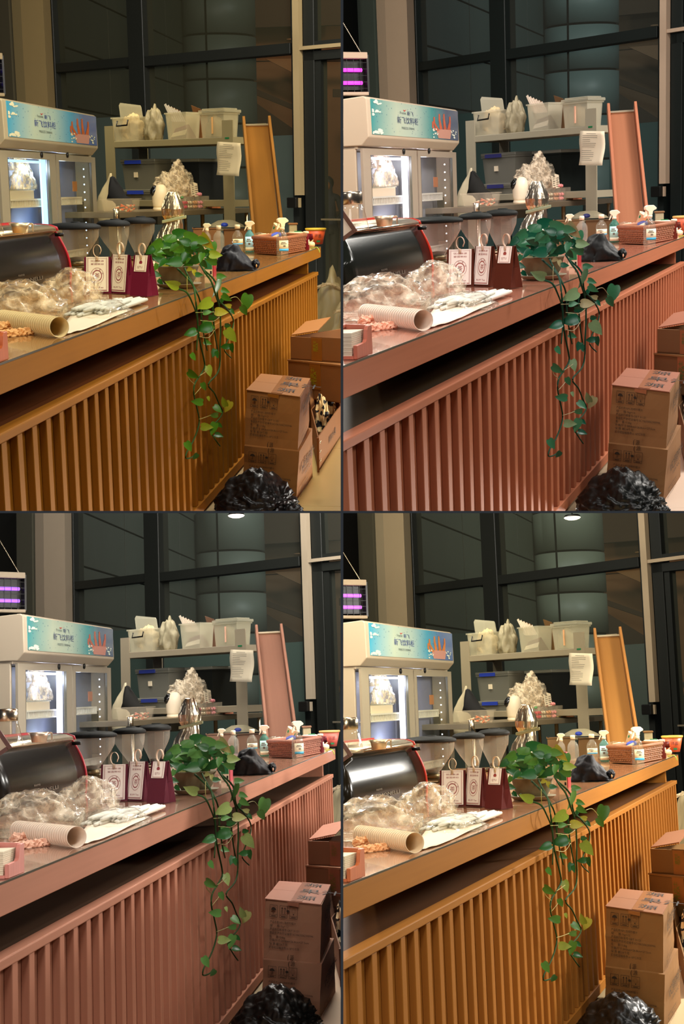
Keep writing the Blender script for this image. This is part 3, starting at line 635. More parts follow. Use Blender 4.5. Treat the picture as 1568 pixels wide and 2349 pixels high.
g = B(s2)
for i in range(40): g.box(24 - i * 1.5 - 1, 24 - i * 1.5 + .2, -6.4, -5.6, 74 + i * 2.2, 75.6 + i * 2.2)
t.part('hanging_chain', g.done(), 'steel_soft', kind='stuff')
# ================================================================ STORAGE RACK
SV = Vector((0.8254, -0.5644, 0)).normalized(); SN = Vector((.5644, .8254, 0)).normalized()
SO = U(243, 330, 17.0); SM = frame(Vector((SO.x, SO.y, FLOOR)), SV); SP = Vector((SO.x, SO.y, 0))
def sx(px, py, y=0.0):
    r = Vector(ray(px, py)); k = (SP + SN * y).dot(SN) / r.dot(SN); p = r * k
    return (p - SP).dot(SV), p.z - FLOOR
t = Thing('storage_rack', 'shelving', 'grey punched steel storage rack behind the fridge', SM)
xl0, zt0 = sx(243, 294.7); xl1 = sx(262.8, 300)[0]; xr0, xr1 = sx(505, 300)[0], sx(529, 300)[0]; zt1 = sx(515, 284)[1]
zb1 = sx(300, 322)[1]; zb0 = sx(300, 336)[1]; RD = .50
for x0, x1 in ((xl0, xl1), (xr0, xr1)): t.part('post', B().box(x0, x1, -.012, .0, 0, zt0 + .02).box(x0, x0 + .012, 0, .05, 0, zt0 + .02).done(), 'shelf_holes')
for x0, x1 in ((xl0, xl1), (xr0, xr1)): t.part('post', B().box(x0, x1, RD, RD + .012, 0, zt0).done(), 'shelf_holes')
zl1 = sx(300, 452)[1]
for z0, z1 in ((zb0, zb1), (zl1 - .07, zl1), (.5, .57)):
    t.part('beam', B().box(xl1 - .01, xr0 + .01, -.008, .03, z0, z1).bev(.004, 1).done(), 'shelf'); t.part('beam', B().box(xl1, xr0, RD - .03, RD, z0, z1).done(), 'shelf')
    t.part('side_beam', B().box(xr1 - .03, xr1, 0, RD, z0, z1).done(), 'shelf'); t.part('side_beam', B().box(xl0, xl0 + .03, 0, RD, z0, z1).done(), 'shelf')
    t.part('shelf_board', B().box(xl0 + .02, xr1 - .02, .0, RD, z1 - .012, z1 - .001).done(), 'shelf')
t.part('green_tab', B().box(sx(512, 314)[0], sx(521, 314)[0], -.016, -.012, sx(515, 316.5)[1], sx(515, 313)[1]).done(), 'green_mark')
def on_shelf(px, py, y=.12, z=None, yaw=0):            # a spot on the rack board: scale per pixel too
    x, zz_ = sx(px, py, y); m = SM @ Matrix.Translation((x, y, zb1 if z is None else z)) @ Matrix.Rotation(math.radians(yaw), 4, 'Z')
    return m, dep(m.translation) / F_PX
def bin_body(b_, w, d, h, tap=.9, th=1.2, w0=0):
    o = [(0, 0), (w, 0), (w, d), (0, d)]
    ins = lambda k, e: [(w / 2 + (x - w / 2) * k + (e if x < w / 2 else -e), d / 2 + (y - d / 2) * k + (e if y < d / 2 else -e)) for x, y in o]
    L_ = [[(x, y, 0) for x, y in ins(tap, 0)], [(x, y, h - 3) for x, y in ins(1, 0)], [(x, y, h - 3) for x, y in ins(1.0, -2)], [(x, y, h) for x, y in ins(1.0, -2)], [(x, y, h) for x, y in ins(1, th)], [(x, y, th) for x, y in ins(tap, th)]]
    return b_.rings(L_)
K = 1.12                                               # rack runs slantwise: pixels to metres along it
# bin with open lid
m, s = on_shelf(259, 321, .10); sk = s * K
t = Thing('storage_bin', 'storage bin', 'clear bin with raised lid and black handle', m)
t.part('bin_body', bin_body(B(sk), 74, 46, 47).done(), 'bin_clear')
t.part('bin_lid', B(sk).rings([[(-8, 30, 46), (56, 30, 46), (56, 32, 46), (-8, 32, 46)], [(-14, 32, 72), (50, 32, 66), (50, 34, 66), (-14, 34, 72)], [(-11, 33, 77), (46, 33, 70), (46, 35, 70), (-11, 35, 77)]]).done(), 'bin_clear', label='raised clear lid')
t.part('handle', B(sk).tube([(18, -2, 40), (17, -4, 30), (48, -4, 31), (49, -2, 41)], 1.6).done(True), 'black', label='black handle')
ms = m
t = Thing('wrapped_goods', 'bag', 'beige plastic wrapped goods filling the open-lid bin', ms @ Matrix.Translation((38 * sk, 20 * sk, 2 * sk))); t.me = B(sk).blob((0, 0, 14), (30, 17, 34), 5, .35, 2.2, 4).done(True); t.m = 'bag_beige'
m, s = on_shelf(338, 321, .12); sk = s * K
t = Thing('wrapped_goods', 'bag', 'grey wrapped bags piled beside the open-lid bin', m); t.me = B(sk).blob((0, 16, 24), (19, 18, 40), 8, .4, 2.0, 4).done(True); t.m = 'bag_grey'
# middle bin with tea bag
m, s = on_shelf(378, 319, .08); sk = s * K
t = Thing('storage_bin', 'storage bin', 'clear open bin holding a burgundy tea bag on the rack', m); t.part('bin_body', bin_body(B(sk), 58, 40, 52, .88).done(), 'bin_clear')
t = Thing('tea_bag_box', 'gift bag', 'burgundy tea bag lying inside the middle clear bin', m @ Matrix.Translation((5 * sk, 8 * sk, 2 * sk)))
t.part('bag_body', B(sk).hexa([(0, 0, 0), (44, 0, 0), (44, 30, 0), (0, 30, 0), (4, 10, 20), (40, 10, 27), (34, 18, 27), (8, 18, 20)]).done(), 'tea_bag')
t.part('tag', B(sk).hexa([(2, -1.5, 3), (43, -1.5, 7), (43, -.8, 7), (2, -.8, 3), (4, 2.5, 11), (43, 2.5, 17), (43, 3.2, 17), (4, 3.2, 11)]).done(), 'tag')
t = Thing('paper_wrappers', 'paper', 'white paper strips sticking out of the middle bin', m @ Matrix.Translation((4 * sk, 12 * sk, 36 * sk)))
g = B(sk)
for k in range(6): a = k * 5; g.hexa([(a, k, 0), (a + 9, k, -2), (a + 9, k + .8, -2), (a, k + .8, 0), (a - 20 + k * 2, k, 33 - 3 * k), (a - 15 + k * 2, k, 35 - 3 * k), (a - 15 + k * 2, k + .8, 35 - 3 * k), (a - 20 + k * 2, k + .8, 33 - 3 * k)])
t.me = g.done(); t.m = 'paper_warm'
# third bin with lid
m, s = on_shelf(455, 317, .06); sk = s * K
t = Thing('storage_bin', 'storage bin', 'lidded frosted bin of white goods at the rack end', m)
t.part('bin_body', bin_body(B(sk), 66, 42, 48, .9).done(), 'bin_clear'); t.part('bin_lid', B(sk).box(-3, 72, -3, 45, 48, 54).box(2, 66, 2, 40, 54, 57).bev(1.2, 1).done(), 'bin_clear')
t.part('latch', B(sk).box(34, 37, -3, -1, 8, 40).done(), 'kraft')
t = Thing('wrapped_goods', 'bag', 'white wrapped goods inside the lidded frosted bin', m @ Matrix.Translation((28 * sk, 20 * sk, 2 * sk))); t.me = B(sk).blob((0, 0, 10), (26, 16, 30), 11, .3, 2.0, 3).done(True); t.m = 'bag_white'
# carton behind bins with two raised flaps
m, s = on_shelf(392, 300, .36); sk = s * K
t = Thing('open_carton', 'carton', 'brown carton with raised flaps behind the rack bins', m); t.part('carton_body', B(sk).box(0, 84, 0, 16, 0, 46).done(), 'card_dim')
for x0 in (2, 62): t.part('flap', B(sk).hexa([(x0, 0, 46), (x0 + 26, 0, 46), (x0 + 26, 1, 46), (x0, 1, 46), (x0 - 1, -6, 66), (x0 + 25, -7, 58), (x0 + 25, -6, 58), (x0 - 1, -5, 66)]).done(), 'card_dim')
# notice
q_ = [U(493, 322.5, 15.2), U(546.6, 325.4, 14.95), U(542, 398.6, 14.92), U(489.5, 396, 15.17)]
t = Thing('paper_notice', 'notice', 'white typed paper notice hanging on the rack post', q_[0])
g = [[q_[0].lerp(q_[1], i / 6).lerp(q_[3].lerp(q_[2], i / 6), j / 8) + SN * -.012 * math.sin(j * .8 + i * .3) for i in range(7)] for j in range(9)]
t.rpart('sheet', B().slab(g, SN * .003).done(True), 'paper')
tx = B(); random.seed(2)
for j in range(15):
    if j == 8: continue
    a = .14 if j else .3; n = random.uniform(.3, .62) if j else .38
    tx.shape_on([(a, .07 + j * .055), (a + n, .072 + j * .055), (a + n, .083 + j * .055), (a, .081 + j * .055)], [p - SN * .017 for p in q_])
t.rpart('typed_lines', tx.done(), 'ink')
# lower bins
for i, (px0, px1, py0, py1, lab) in enumerate(((279, 376, 370, 436, 'grey translucent bin with blue latch under the rack shelf'), (283, 380, 436, 505, 'second grey bin below the blue-latched one in the rack'))):
    m, s = on_shelf(px0, py1, .10, sx(px0, py1, .10)[1]); sk = s * K; wd_ = (px1 - px0) * .97; hh = py1 - py0
    t = Thing('storage_bin', 'storage bin', lab, m); t.part('bin_body', bin_body(B(sk), wd_, 60, hh - 7, .9).done(), 'bin_grey')
    t.part('bin_lid', B(sk).box(-3, wd_ + 3, -3, 63, hh - 7, hh - 1).bev(1, 1).done(), 'bin_grey'); t.part('latch', B(sk).box(12, 58, -5, -2.5, hh - 10, hh - 3).done(), 'blue', label='blue latch')
    if i == 0: t.part('sticker', B(sk).box(34, 44, -1, 1.5, hh - 36, hh - 26).done(), 'paper')
m, s = on_shelf(392, 452, .2, zl1); sk = s * K
t = Thing('grey_crate', 'crate', 'dark grey crate in the rack beside the blue-latched bin', m); t.part('crate_body', bin_body(B(sk), 74, 80, 74, .92).done(), 'frame'); t.part('crate_lid', B(sk).box(-3, 77, -3, 84, 74, 80).bev(1, 1).done(), 'bin_grey')
# plastic bag and black cloth hanging by the rack post
m, s = at(243, 505, 16.2)
t = Thing('hanging_bag', 'plastic bag', 'white plastic bag hanging at the rack post', m)
rr_ = []
for k, (z, r, c) in enumerate(((0, 20, 0), (12, 24, -1), (38, 23, -2), (62, 18, 0), (80, 12, 4), (98, 5, 9), (112, 2, 11))):
    rr_.append([(c + r * math.cos(a) * (1 + .1 * math.sin(5 * a + k)), 7 * math.sin(a) * (1 + .3 * math.sin(3 * a + k)), z) for a in [i * math.pi / 8 for i in range(16)]])
t.me = B(s).rings(rr_).done(True); t.m = 'bag_white'
m, s = at(268, 500, 15.8)
t = Thing('black_cloth', 'cloth', 'black cloth draped over the hanging white bag', m)
ou = [(-16, 98), (-12, 101), (-6, 99), (4, 84), (12, 72), (18, 58), (30, 52), (34, 30), (32, -6), (2, -10), (-4, 20), (-6, 40), (-14, 48), (-26, 50), (-22, 62), (-20, 80)]
t.me = B(s).rings([[(x * .94, 10 + 3 * math.sin(i * 1.7), z) for i, (x, z) in enumerate(ou)], [(x, 4 + 3 * math.sin(i), z) for i, (x, z) in enumerate(ou)], [(x * .93 + .5, -3 + 2 * math.sin(i * 2.1), z * .97) for i, (x, z) in enumerate(ou)]]).done(True); t.m = 'cloth_black'
# ================================================================ WOODEN RAMP
rt, rb = U(582, 288, 14.5), U(604, 512, 13.6); dn = (rb - rt); k = (FLOOR + .01 - rt.z) / dn.z; rb = rt + dn * k
d = (rt - rb).normalized(); rx = VR.copy(); rx = (rx - d * rx.dot(d)).normalized(); nn = d.cross(rx)
if nn.dot(VA) > 0: nn = -nn
RM = Matrix(((rx.x, -nn.x, d.x, rb.x), (rx.y, -nn.y, d.y, rb.y), (rx.z, -nn.z, d.z, rb.z), (0, 0, 0, 1))); Lr = (rt - rb).length; wr = .135
t = Thing('wooden_ramp', 'ramp', 'long wooden trough board leaning upright by the window', RM)
t.part('board', B().box(-wr + .02, wr - .02, 0, .02, 0, Lr).done(), 'ramp')
for x0 in (-wr - .012, wr - .012): t.part('side_rail', B().hexa([(x0 * (1.08), -.09, 0), (x0 * 1.08 + .026, -.09, 0), (x0 * 1.08 + .026, .025, 0), (x0 * 1.08, .025, 0), (x0 * .94, -.09, Lr + .05), (x0 * .94 + .026, -.09, Lr + .05), (x0 * .94 + .026, .025, Lr + .05), (x0 * .94, .025, Lr + .05)]).bev(.003, 1).done(), 'ramp_side')
t.part('end_bar', B().box(-wr + .015, wr - .015, -.02, .03, Lr - .012, Lr + .012).done(), 'steel_soft')
# ================================================================ STEEL TABLE BEHIND THE COUNTER
ta, tb = U(271, 479, 14.2), None; ZT2 = ta.z; tb = on_z(563, 468.5, ZT2); tv = Vector((tb.x - ta.x, tb.y - ta.y, 0)); TL_ = tv.length
TM = frame(Vector((ta.x, ta.y, FLOOR)), tv); TH = ZT2 - FLOOR
t = Thing('steel_table', 'table', 'stainless steel work table holding the sweets tray and camera', TM)
t.part('table_top', B().box(-.02, TL_, 0, .9, TH - .055, TH).bev(.004, 1).done(), 'steel_soft')
for x in (-.0, TL_ - .05):
    for y in (.03, .83): t.part('leg', B().lathe([(.022, 0), (.022, TH - .05)], n=12).done(True), 'steel', mtx=Matrix.Translation((x + .02, y, 0)))
t.part('leg', B().lathe([(.03, TH - .1), (.03, TH + .035), (.022, TH + .04)], n=14).done(True), 'steel', mtx=Matrix.Translation((-.03, .02, 0)), label='raised corner post')
t.part('leg', B().lathe([(.022, 0), (.022, TH - .05)], n=12).done(True), 'steel', mtx=Matrix.Translation((TL_ * .66, .1, 0)))
t.part('under_shelf', B().box(0, TL_, .05, .85, TH - .62, TH - .59).done(), 'steel_soft')
def on_tab(px, py, yaw=0): return on_top(px, py, yaw, ZT2 + .001)
TA = math.degrees(math.atan2(tv.y, tv.x) - math.atan2(VR.y, VR.x))
# clear tray of sachets
m, s = on_tab(281, 478.2, TA)
t = Thing('sachet_tray', 'tray', 'clear ribbed tray of orange sachets on the steel table', m)
b_ = bin_body(B(s), 72, 60, 29, .86, 1.0); t.part('tray_body', b_.done(), 'tray')
t.part('tray_rim', B(s).box(-3, 75, -3, 0, 27.5, 29.5).box(-3, 75, 60, 63, 27.5, 29.5).box(-3, 0, 0, 60, 27.5, 29.5).box(72, 75, 0, 60, 27.5, 29.5).done(), 'tray')
g = B(s)
for i in range(16): g.box(6 + i * 4, 7 + i * 4, -.6, .2, 5, 26)
t.part('ribs', g.done(), 'tray')
random.seed(11)
pk = B(s).box(-9, 9, -2.4, 2.4, -1.5, 1.5).bev(1.2, 2).done(True)
for i in range(22):
    l, xx = (0, 12 + (i % 11) * 4.8) if i < 11 else (1, 14 + (i % 11) * 4.4)
    y = random.uniform(7, 34); z = 3 + l * 4 + random.uniform(0, 2.5) + (5 * math.exp(-((xx - 44) / 16) ** 2) if l else 0)
    t = Thing('sachet', 'sachet', 'small shiny sachet lying in the clear ribbed tray', m @ Matrix.Translation((xx * s, y * s, z * s)) @ Matrix.Rotation(random.uniform(-.9, .9), 4, 'Z') @ Matrix.Rotation(random.uniform(-.5, .5), 4, 'Y'), pk, 'orange' if i % 3 else 'silver_pack', group='sachets in the clear ribbed tray')
# security camera
m, s = on_tab(360, 474.6, -20)
t = Thing('security_camera', 'camera', 'white egg shaped security camera with black face on steel table', m)
t.part('foot_ring', B(s).lathe([(13, 0), (15, 1), (15, 5), (13.5, 7)], n=24).done(True), 'white')
bp = [(13.5, 6), (15, 12), (16.5, 20), (17.5, 30), (17, 40), (14.5, 49), (10, 55), (5, 57.5), (.1, 58.2)]
t.part('camera_body', B(s).rings([[(r * math.cos(a) + max(0, h - 14) * .10, r * math.sin(a), h) for a in [i * math.pi / 12 for i in range(24)]] for r, h in bp]).done(True), 'white')
fm = Matrix.Translation((-9.5 * s, -6.5 * s, 43 * s)) @ Matrix.Rotation(math.radians(30), 4, 'Z') @ Matrix.Rotation(math.radians(-68), 4, 'Y')
hd = t.part('face_panel', B(s).lathe([(12, -7), (13, -1), (12.2, 3), (9, 6), (4, 7.6), (.1, 8)], n=24, sy=.8).done(True), 'black_gloss', mtx=fm)
hd.part('lens', B(s).lathe([(3.2, 7.2), (3, 8.6), (.1, 9)], n=14).done(True), 'black')
# bags and sweets
m, s = on_tab(440, 472, TA)
t = Thing('clear_bag_pile', 'plastic bag', 'pile of crumpled clear bags above the sweets tray', m)
t.part('bag', B(s).blob((0, 55, 34), (56, 40, 52), 21, .34, 1.5, 5, ridge=True).done(True), 'film_milky')
t.part('bag', B(s).blob((-38, 45, 44), (34, 24, 26), 24, .5, 1.6, 4, ridge=True).done(True), 'film')
t.part('bag', B(s).blob((14, 50, 66), (24, 20, 42), 27, .45, 1.7, 4, ridge=True, taper=.3).done(True), 'film_milky')
t.part('bag', B(s).blob((46, 50, 48), (26, 18, 40), 29, .4, 1.6, 4, ridge=True).done(True), 'film')
for i, (x0, x1, z0, z1) in enumerate(((-22, -8, 30, 56), (-7, 11, 28, 60))):
    lb = t.part('paper_label', B(s).hexa([(x0, -4, z0), (x1, -4, z0 + 1), (x1, -3.3, z0 + 1), (x0, -3.3, z0), (x0 - 1, -1, z1), (x1, -1, z1 - 3), (x1, -.3, z1 - 3), (x0 - 1, -.3, z1)]).done(), 'paper')
    g = B(s)
    for k in range(5): g.box(x0 + 2, x1 - 3 - (k % 2) * 3, -4.4, -4.2, z0 + 4 + k * 4.6, z0 + 5.3 + k * 4.6)
    lb.part('printed_lines', g.done(), 'ink')
m, s = on_tab(414, 473.2, TA); OM = m
t = Thing('sweets_tray', 'tray', 'clear divided tray of wrapped sweets on the steel table', m)
OWD = 124
t.part('tray_shell', B(s).box(0, OWD, 0, 1, 0, 30).box(0, OWD, 44, 45, 0, 30).box(0, 1, 0, 45, 0, 30).box(OWD - 1, OWD, 0, 45, 0, 30).box(0, OWD, 0, 45, 0, 1).done(), 'tray')
for k in (1, 2, 3, 4): t.part('divider', B(s).box(k * 25 - .5, k * 25 + .5, 1, 44, 1, 28).done(), 'tray')
random.seed(5)
sw = {k: B(s).blob((0, 0, 0), (5.2, 4.4, 4.2), k, .3, 1.6, 2, flat=False).rings([[(4, -1.5, -1.5), (4, 1.5, -1.5), (4, 1.5, 1.5), (4, -1.5, 1.5)], [(9, -3, -3.4), (9, 3, -2.5), (9, 3, 3), (9, -3, 3.4)]]).done(True) for k in range(3)}
for ci, (mk, nm) in enumerate((('candy_red', 'red'), ('silver_pack', 'silver'), ('candy_gold', 'gold'), ('candy_pink', 'pink'), ('candy_yellow', 'yellow'))):
    for i in range(8 if ci != 3 else 11):
        x = ci * 25 + 7 + (i % 2) * 9 + random.uniform(0, 3); lay = i // 4
        tm = m @ Matrix.Translation((x * s, (6 + ((i // 2) % 2) * 13) * s, (6 + lay * 9 + (10 if ci == 3 and lay > 1 else 0)) * s)) @ Matrix.Rotation(random.uniform(0, 3), 4, 'Z') @ Matrix.Rotation(random.uniform(-.6, .6), 4, 'X')
        Thing('wrapped_sweet', 'sweet', 'small %s wrapped sweet in the clear divided tray' % nm, tm, sw[i % 3], mk, group='%s sweets in the divided tray' % nm)
Thing('green_clip', 'clip', 'small green clip on the red sweets of the divided tray', m @ Matrix.Translation((9 * s, 8 * s, 27 * s)), B(s).blob((0, 0, 0), (5, 4, 3.4), 2, .2, 2, 2, flat=False).done(True), 'candy_green')
m, s = on_tab(520, 469.2, TA)
t = Thing('wooden_stand', 'stand', 'small orange-brown wooden stand behind the yellow sweets', m)
t.part('upright', B(s).box(8, 22, 46, 58, 0, 40).done(), 'box_orange'); t.part('bar', B(s).box(-4, 38, 46, 58, 28, 40).done(), 'box_orange'); t.part('bar', B(s).box(-4, 38, 46, 58, 0, 11).done(), 'box_orange')
# things under the table, seen below its edge
m, s = at(512, 520, 14.4)
t = Thing('white_sack', 'sack', 'white printed sack lying under the steel table', m)
t.part('sack_body', B(s).blob((0, 0, 0), (40, 20, 24), 31, .2, 1.5, 3).done(True), 'bag_grey'); t.part('blue_print', B(s).lathe([(.1, -1), (8, -.7), (8, .7), (.1, 1)], n=14, sy=.6).done(True), 'blue', mtx=Matrix.Translation((-6 * s, -18 * s, 14 * s)) @ Matrix.Rotation(1.25, 4, 'X'))
m, s = at(506, 575, 14.0)
t = Thing('storage_crate', 'crate', 'low brown crate behind the bottles under the steel table', m)
t.part('crate_body', bin_body(B(s), 62, 40, 62, .95).done(), 'card_dim', mtx=Matrix.Translation((-70 * s, 0, 0))); t.part('crate_side', B(s).box(0, 90, 10, 40, 0, 58).done(), 'card_dim')
t.part('crate_rim', B(s).tube([(-70, -1, 62), (90, 8, 60)], 1.5).done(), 'frame')
# ================================================================ BOTTLES AND BASKET
def bottle(px, py, prof, lab, mk, cap, label=None, name='bottle', yaw=0):
    m, s = on_top(px, py, yaw); t = Thing(name, 'bottle', lab, m)
    t.part('bottle_body', B(s).lathe(prof, n=20).done(True), mk)
    r, z0, z1 = cap; t.part('cap', B(s).lathe([(r, z0), (r, z1 - 1), (r * .85, z1)], n=16).done(True), 'white')
    if label:
        r, z0, z1, mk2, mk3 = label; lb = t.part('label', B(s).lathe([(r - .4, z0), (r, z0), (r, z1), (r - .4, z1)], n=14, a0=-2.6, a1=-.5).done(True), mk2)
        lb.part('label_band', B(s).lathe([(r, z0 + .5), (r + .25, z0 + .5), (r + .25, z0 + (z1 - z0) * .24), (r, z0 + (z1 - z0) * .24)], n=14, a0=-2.58, a1=-.52).done(True), mk3)
        g = B(s)
        for k, (h, a0, a1) in enumerate(((.78, -2.2, -1.5), (.66, -2.3, -1.3), (.5, -1.9, -1.5), (.42, -1.9, -1.5))): g.lathe([(r, z0 + (z1 - z0) * h), (r + .3, z0 + (z1 - z0) * h), (r + .3, z0 + (z1 - z0) * (h + .07)), (r, z0 + (z1 - z0) * (h + .07))], n=6, a0=a0, a1=a1)
        lb.part('printed_lines', g.done(), 'ink')
    return t, s
def trigger(t, s, z, mk='white', k=1.0):               # spray head: nozzle to the left
    t.part('spray_head', B(s).prism([(-12 * k, z + 11 * k), (-12 * k, z + 17 * k), (-6 * k, z + 20 * k), (8 * k, z + 20 * k), (15 * k, z + 14 * k), (14 * k, z + 11 * k), (5 * k, z + 9 * k), (5 * k, z), (-4 * k, z), (-4 * k, z + 8 * k)], -4 * k, 4 * k).bev(1, 1).done(), mk)
    t.part('trigger', B(s).prism([(-5 * k, z + 9 * k), (-9 * k, z + 9 * k), (-12 * k, z + 1 * k), (-14 * k, z - 5 * k), (-12 * k, z - 5 * k), (-8 * k, z + 1 * k)], -2.5 * k, 2.5 * k).done(), mk)
wat = [(11, 0), (13, 2), (13, 12), (12.4, 14), (13, 16), (13, 34), (12.4, 36), (13, 38), (12, 46), (9, 54), (5.5, 58), (5.5, 62)]
bottle(540, 566, [(r * .98, h * .75) for r, h in wat], 'clear water bottle with white cap beside the green spray', 'bottle', (6.2, 50, 59), (13.2, 14, 27, 'label_white', 'label_blue'))
t, s = bottle(568, 570, [(9.5, 0), (11.5, 2), (11.5, 34), (10.5, 40), (7, 46), (4.6, 48), (4.6, 52)], 'green spray bottle with cyan label and white trigger head', 'bottle_green', (5, 51, 56), (11.8, 4, 36, 'label_cyan', 'label_white'), 'spray_bottle'); trigger(t, s, 54, k=.85)
t, s = bottle(645, 583, [(r * 1.04, h * 1.06) for r, h in wat], 'tall clear spray bottle with blue label before the basket', 'bottle', (6, 64, 70), (14, 15, 40, 'label_white', 'label_blue'), 'spray_bottle', yaw=24); trigger(t, s, 70, k=1.05)
bottle(497, 566, [(r, h * .74) for r, h in wat], 'faint reflected bottle built left of the water bottle', 'hopper', (5.5, 48, 57))  # a bottle's reflection, given as a solid clear bottle
t, s = bottle(470, 566, [(8, 0), (9.5, 2), (9.5, 30), (8, 36), (4, 42), (4, 46)], 'faint reflected spray bottle behind the plant leaves', 'hopper', (4.4, 44, 50), None, 'spray_bottle'); trigger(t, s, 48, 'label_white', .7)  # another reflected bottle, built solid
A_, B_, C_ = on_z(639, 577, TOP), on_z(693, 567, TOP), on_z(581, 573, TOP); D_ = B_ + C_ - A_
t = Thing('wicker_basket', 'basket', 'brown wicker basket full of packets near the counter end', A_)
BHT = 38 * dep(A_) / F_PX; cen = (A_ + B_ + C_ + D_) / 4
def wp(p, h): q_ = cen + (p - cen) * (1 + .08 * h / BHT); return Vector((q_.x, q_.y, TOP + h))
for P0_, P1_ in ((C_, A_), (A_, B_), (B_, D_), (D_, C_)):
    g = B(); rows = 9
    for k in range(rows):
        h = .008 + BHT * .9 * k / (rows - 1); a, b_ = wp(P0_, h), wp(P1_, h); n_ = Vector((-(b_ - a).y, (b_ - a).x, 0)).normalized(); nseg = 22
        g.tube([a.lerp(b_, i / nseg) + n_ * .006 * (1 if (i + k) % 2 else -1) for i in range(nseg + 1)], BHT / 19, 5)
    for i in range(12): a, b_ = wp(P0_, .004).lerp(wp(P1_, .004), i / 11), wp(P0_, BHT * .93).lerp(wp(P1_, BHT * .93), i / 11); g.tube([a, b_], .006, 5)
    t.rpart('woven_side', g.done(True), 'wicker')
    a, b_ = wp(P0_, BHT), wp(P1_, BHT); t.rpart('rim', B().tube([a, a.lerp(b_, .5), b_], .014, 8).done(True), 'wicker')
t.rpart('basket_floor', B().rings([[wp(p, .006) for p in (A_, B_, D_, C_)], [wp(p, .012) for p in (A_, B_, D_, C_)]]).done(), 'wicker')
t.rpart('lining', B().rings([[wp(cen + (p - cen) * .93, .02) for p in (A_, B_, D_, C_)], [wp(cen + (p - cen) * .93, BHT * .75) for p in (A_, B_, D_, C_)]]).done(), 'cloth_black')
ZB2 = TOP + BHT * .78
def inb(px, py, yaw=0): return on_top(px, py, yaw, ZB2)
m, s = inb(622, 533)
t = Thing('paper_cup', 'cup', 'white paper cup with green marks tilted in the basket', m @ Matrix.Rotation(math.radians(28), 4, 'Y') @ Matrix.Rotation(math.radians(12), 4, 'X'))
t.part('cup_wall', B(s).lathe([(9, 0), (13.5, 26), (14.2, 26.5), (14.2, 27.5), (12.8, 27), (8.4, 1)], n=22).done(True), 'cup_white')
for a in (-2.5, -1.0, -.3): t.part('green_mark', B(s).lathe([(12, 16), (13, 22), (13.4, 22), (12.4, 16)], n=3, a0=a, a1=a + .3).done(), 'green_mark')
m, s = inb(626, 539, 15)
t = Thing('snack_packet', 'packet', 'blue snack packet leaning in the basket', m @ Matrix.Rotation(math.radians(-22), 4, 'Y'))
t.part('packet', B(s).blob((0, 0, 5), (19, 5, 8), 4, .15, 2, 3, flat=False).done(True), 'blue'); t.part('logo', B(s).box(-6, 10, -5.4, -4.8, 3, 8).done(), 'white')
m, s = inb(600, 536, 10)
t = Thing('white_jar', 'jar', 'white plastic jar lying in the basket beside the blue packet', m @ Matrix.Rotation(math.radians(80), 4, 'Y')); t.me = B(s).lathe([(7, -14), (9, -12), (9, 4), (7, 8), (7, 13), (6, 14)], n=18).done(True); t.m = 'white'
m, s = inb(590, 538); t = Thing('clear_tub', 'tub', 'small clear tub at the near corner of the basket', m); t.part('tub', B(s).lathe([(10, 0), (12, 10), (12.5, 11), (0.1, 14)], n=18).done(True), 'bottle')
m, s = inb(672, 527); t = Thing('food_tub', 'tub', 'flat white-lidded tub on the basket packets', m); t.part('lid_disc', B(s).lathe([(17, 0), (18, 1), (18, 3), (15, 4), (.1, 4)], n=22).done(True), 'white'); t.part('green_leaf', B(s).box(-4, 12, -8, -2, 4, 6).done(), 'green_mark')
m, s = at(666, 545, 12.2); t = Thing('grey_tub', 'tub', 'grey lidded tub standing behind the basket', m); t.part('tub_body', B(s).box(-9, 9, 0, 16, -2, 38).bev(1, 1).done(), 'bag_grey'); t.part('tub_lid', B(s).box(-11, 11, -2, 18, 38, 42).bev(1, 1).done(), 'card_dim')
m, s = on_top(697.5, 565); t = Thing('sauce_bottle', 'bottle', 'dark red sauce bottle at the end of the basket', m); t.part('bottle_body', B(s).lathe([(7, 0), (7.6, 2), (7.4, 22), (6.6, 30), (7.2, 36), (6.6, 38)], n=16).done(True), 'sauce'); t.part('cap', B(s).lathe([(7, 38), (7, 41.5), (5, 43)], n=16).done(True), 'white'); t.part('label', B(s).lathe([(7.5, 12), (7.9, 12), (7.7, 24), (7.3, 24)], n=6, a0=-.9, a1=.3).done(True), 'paper')
m, s = on_top(718, 551); t = Thing('noodle_cup', 'cup', 'orange instant noodle cup with yellow rim at counter end', m)
t.part('cup_wall', B(s).lathe([(16, 0), (23, 33), (22, 33), (15, 1)], n=26).done(True), 'noodle'); t.part('rim', B(s).lathe([(22.6, 31), (24.6, 33), (24.6, 36), (22.6, 36.5), (21.5, 33)], n=26).done(True), 'noodle_rim')
t.part('printed_label', B(s).lathe([(18.6, 10), (19.2, 10), (21.4, 24), (20.9, 24)], n=8, a0=-2.9, a1=-2.0).done(True), 'sauce'); t.part('printed_lettering', B(s).text('拌面', (3, -22, 16), (.95, .3, 0), (0, .18, 1), 9, .5).done(), 'ink_black'); t.part('printed_leaf', B(s).box(0, 8, -21, -20, 5, 9).done(), 'green_mark')
m, s = on_top(709, 557); t = Thing('garlic_bulb', 'vegetable', 'pale garlic bulb between the sauce bottle and noodle cup', m); t.part('bulb', B(s).blob((0, 0, 5), (8, 8, 7), 3, .15, 2, 3).done(True), 'onion'); t.part('stem', B(s).tube([(0, 0, 11), (2, 0, 14), (4, -1, 15)], 1).done(True), 'onion')
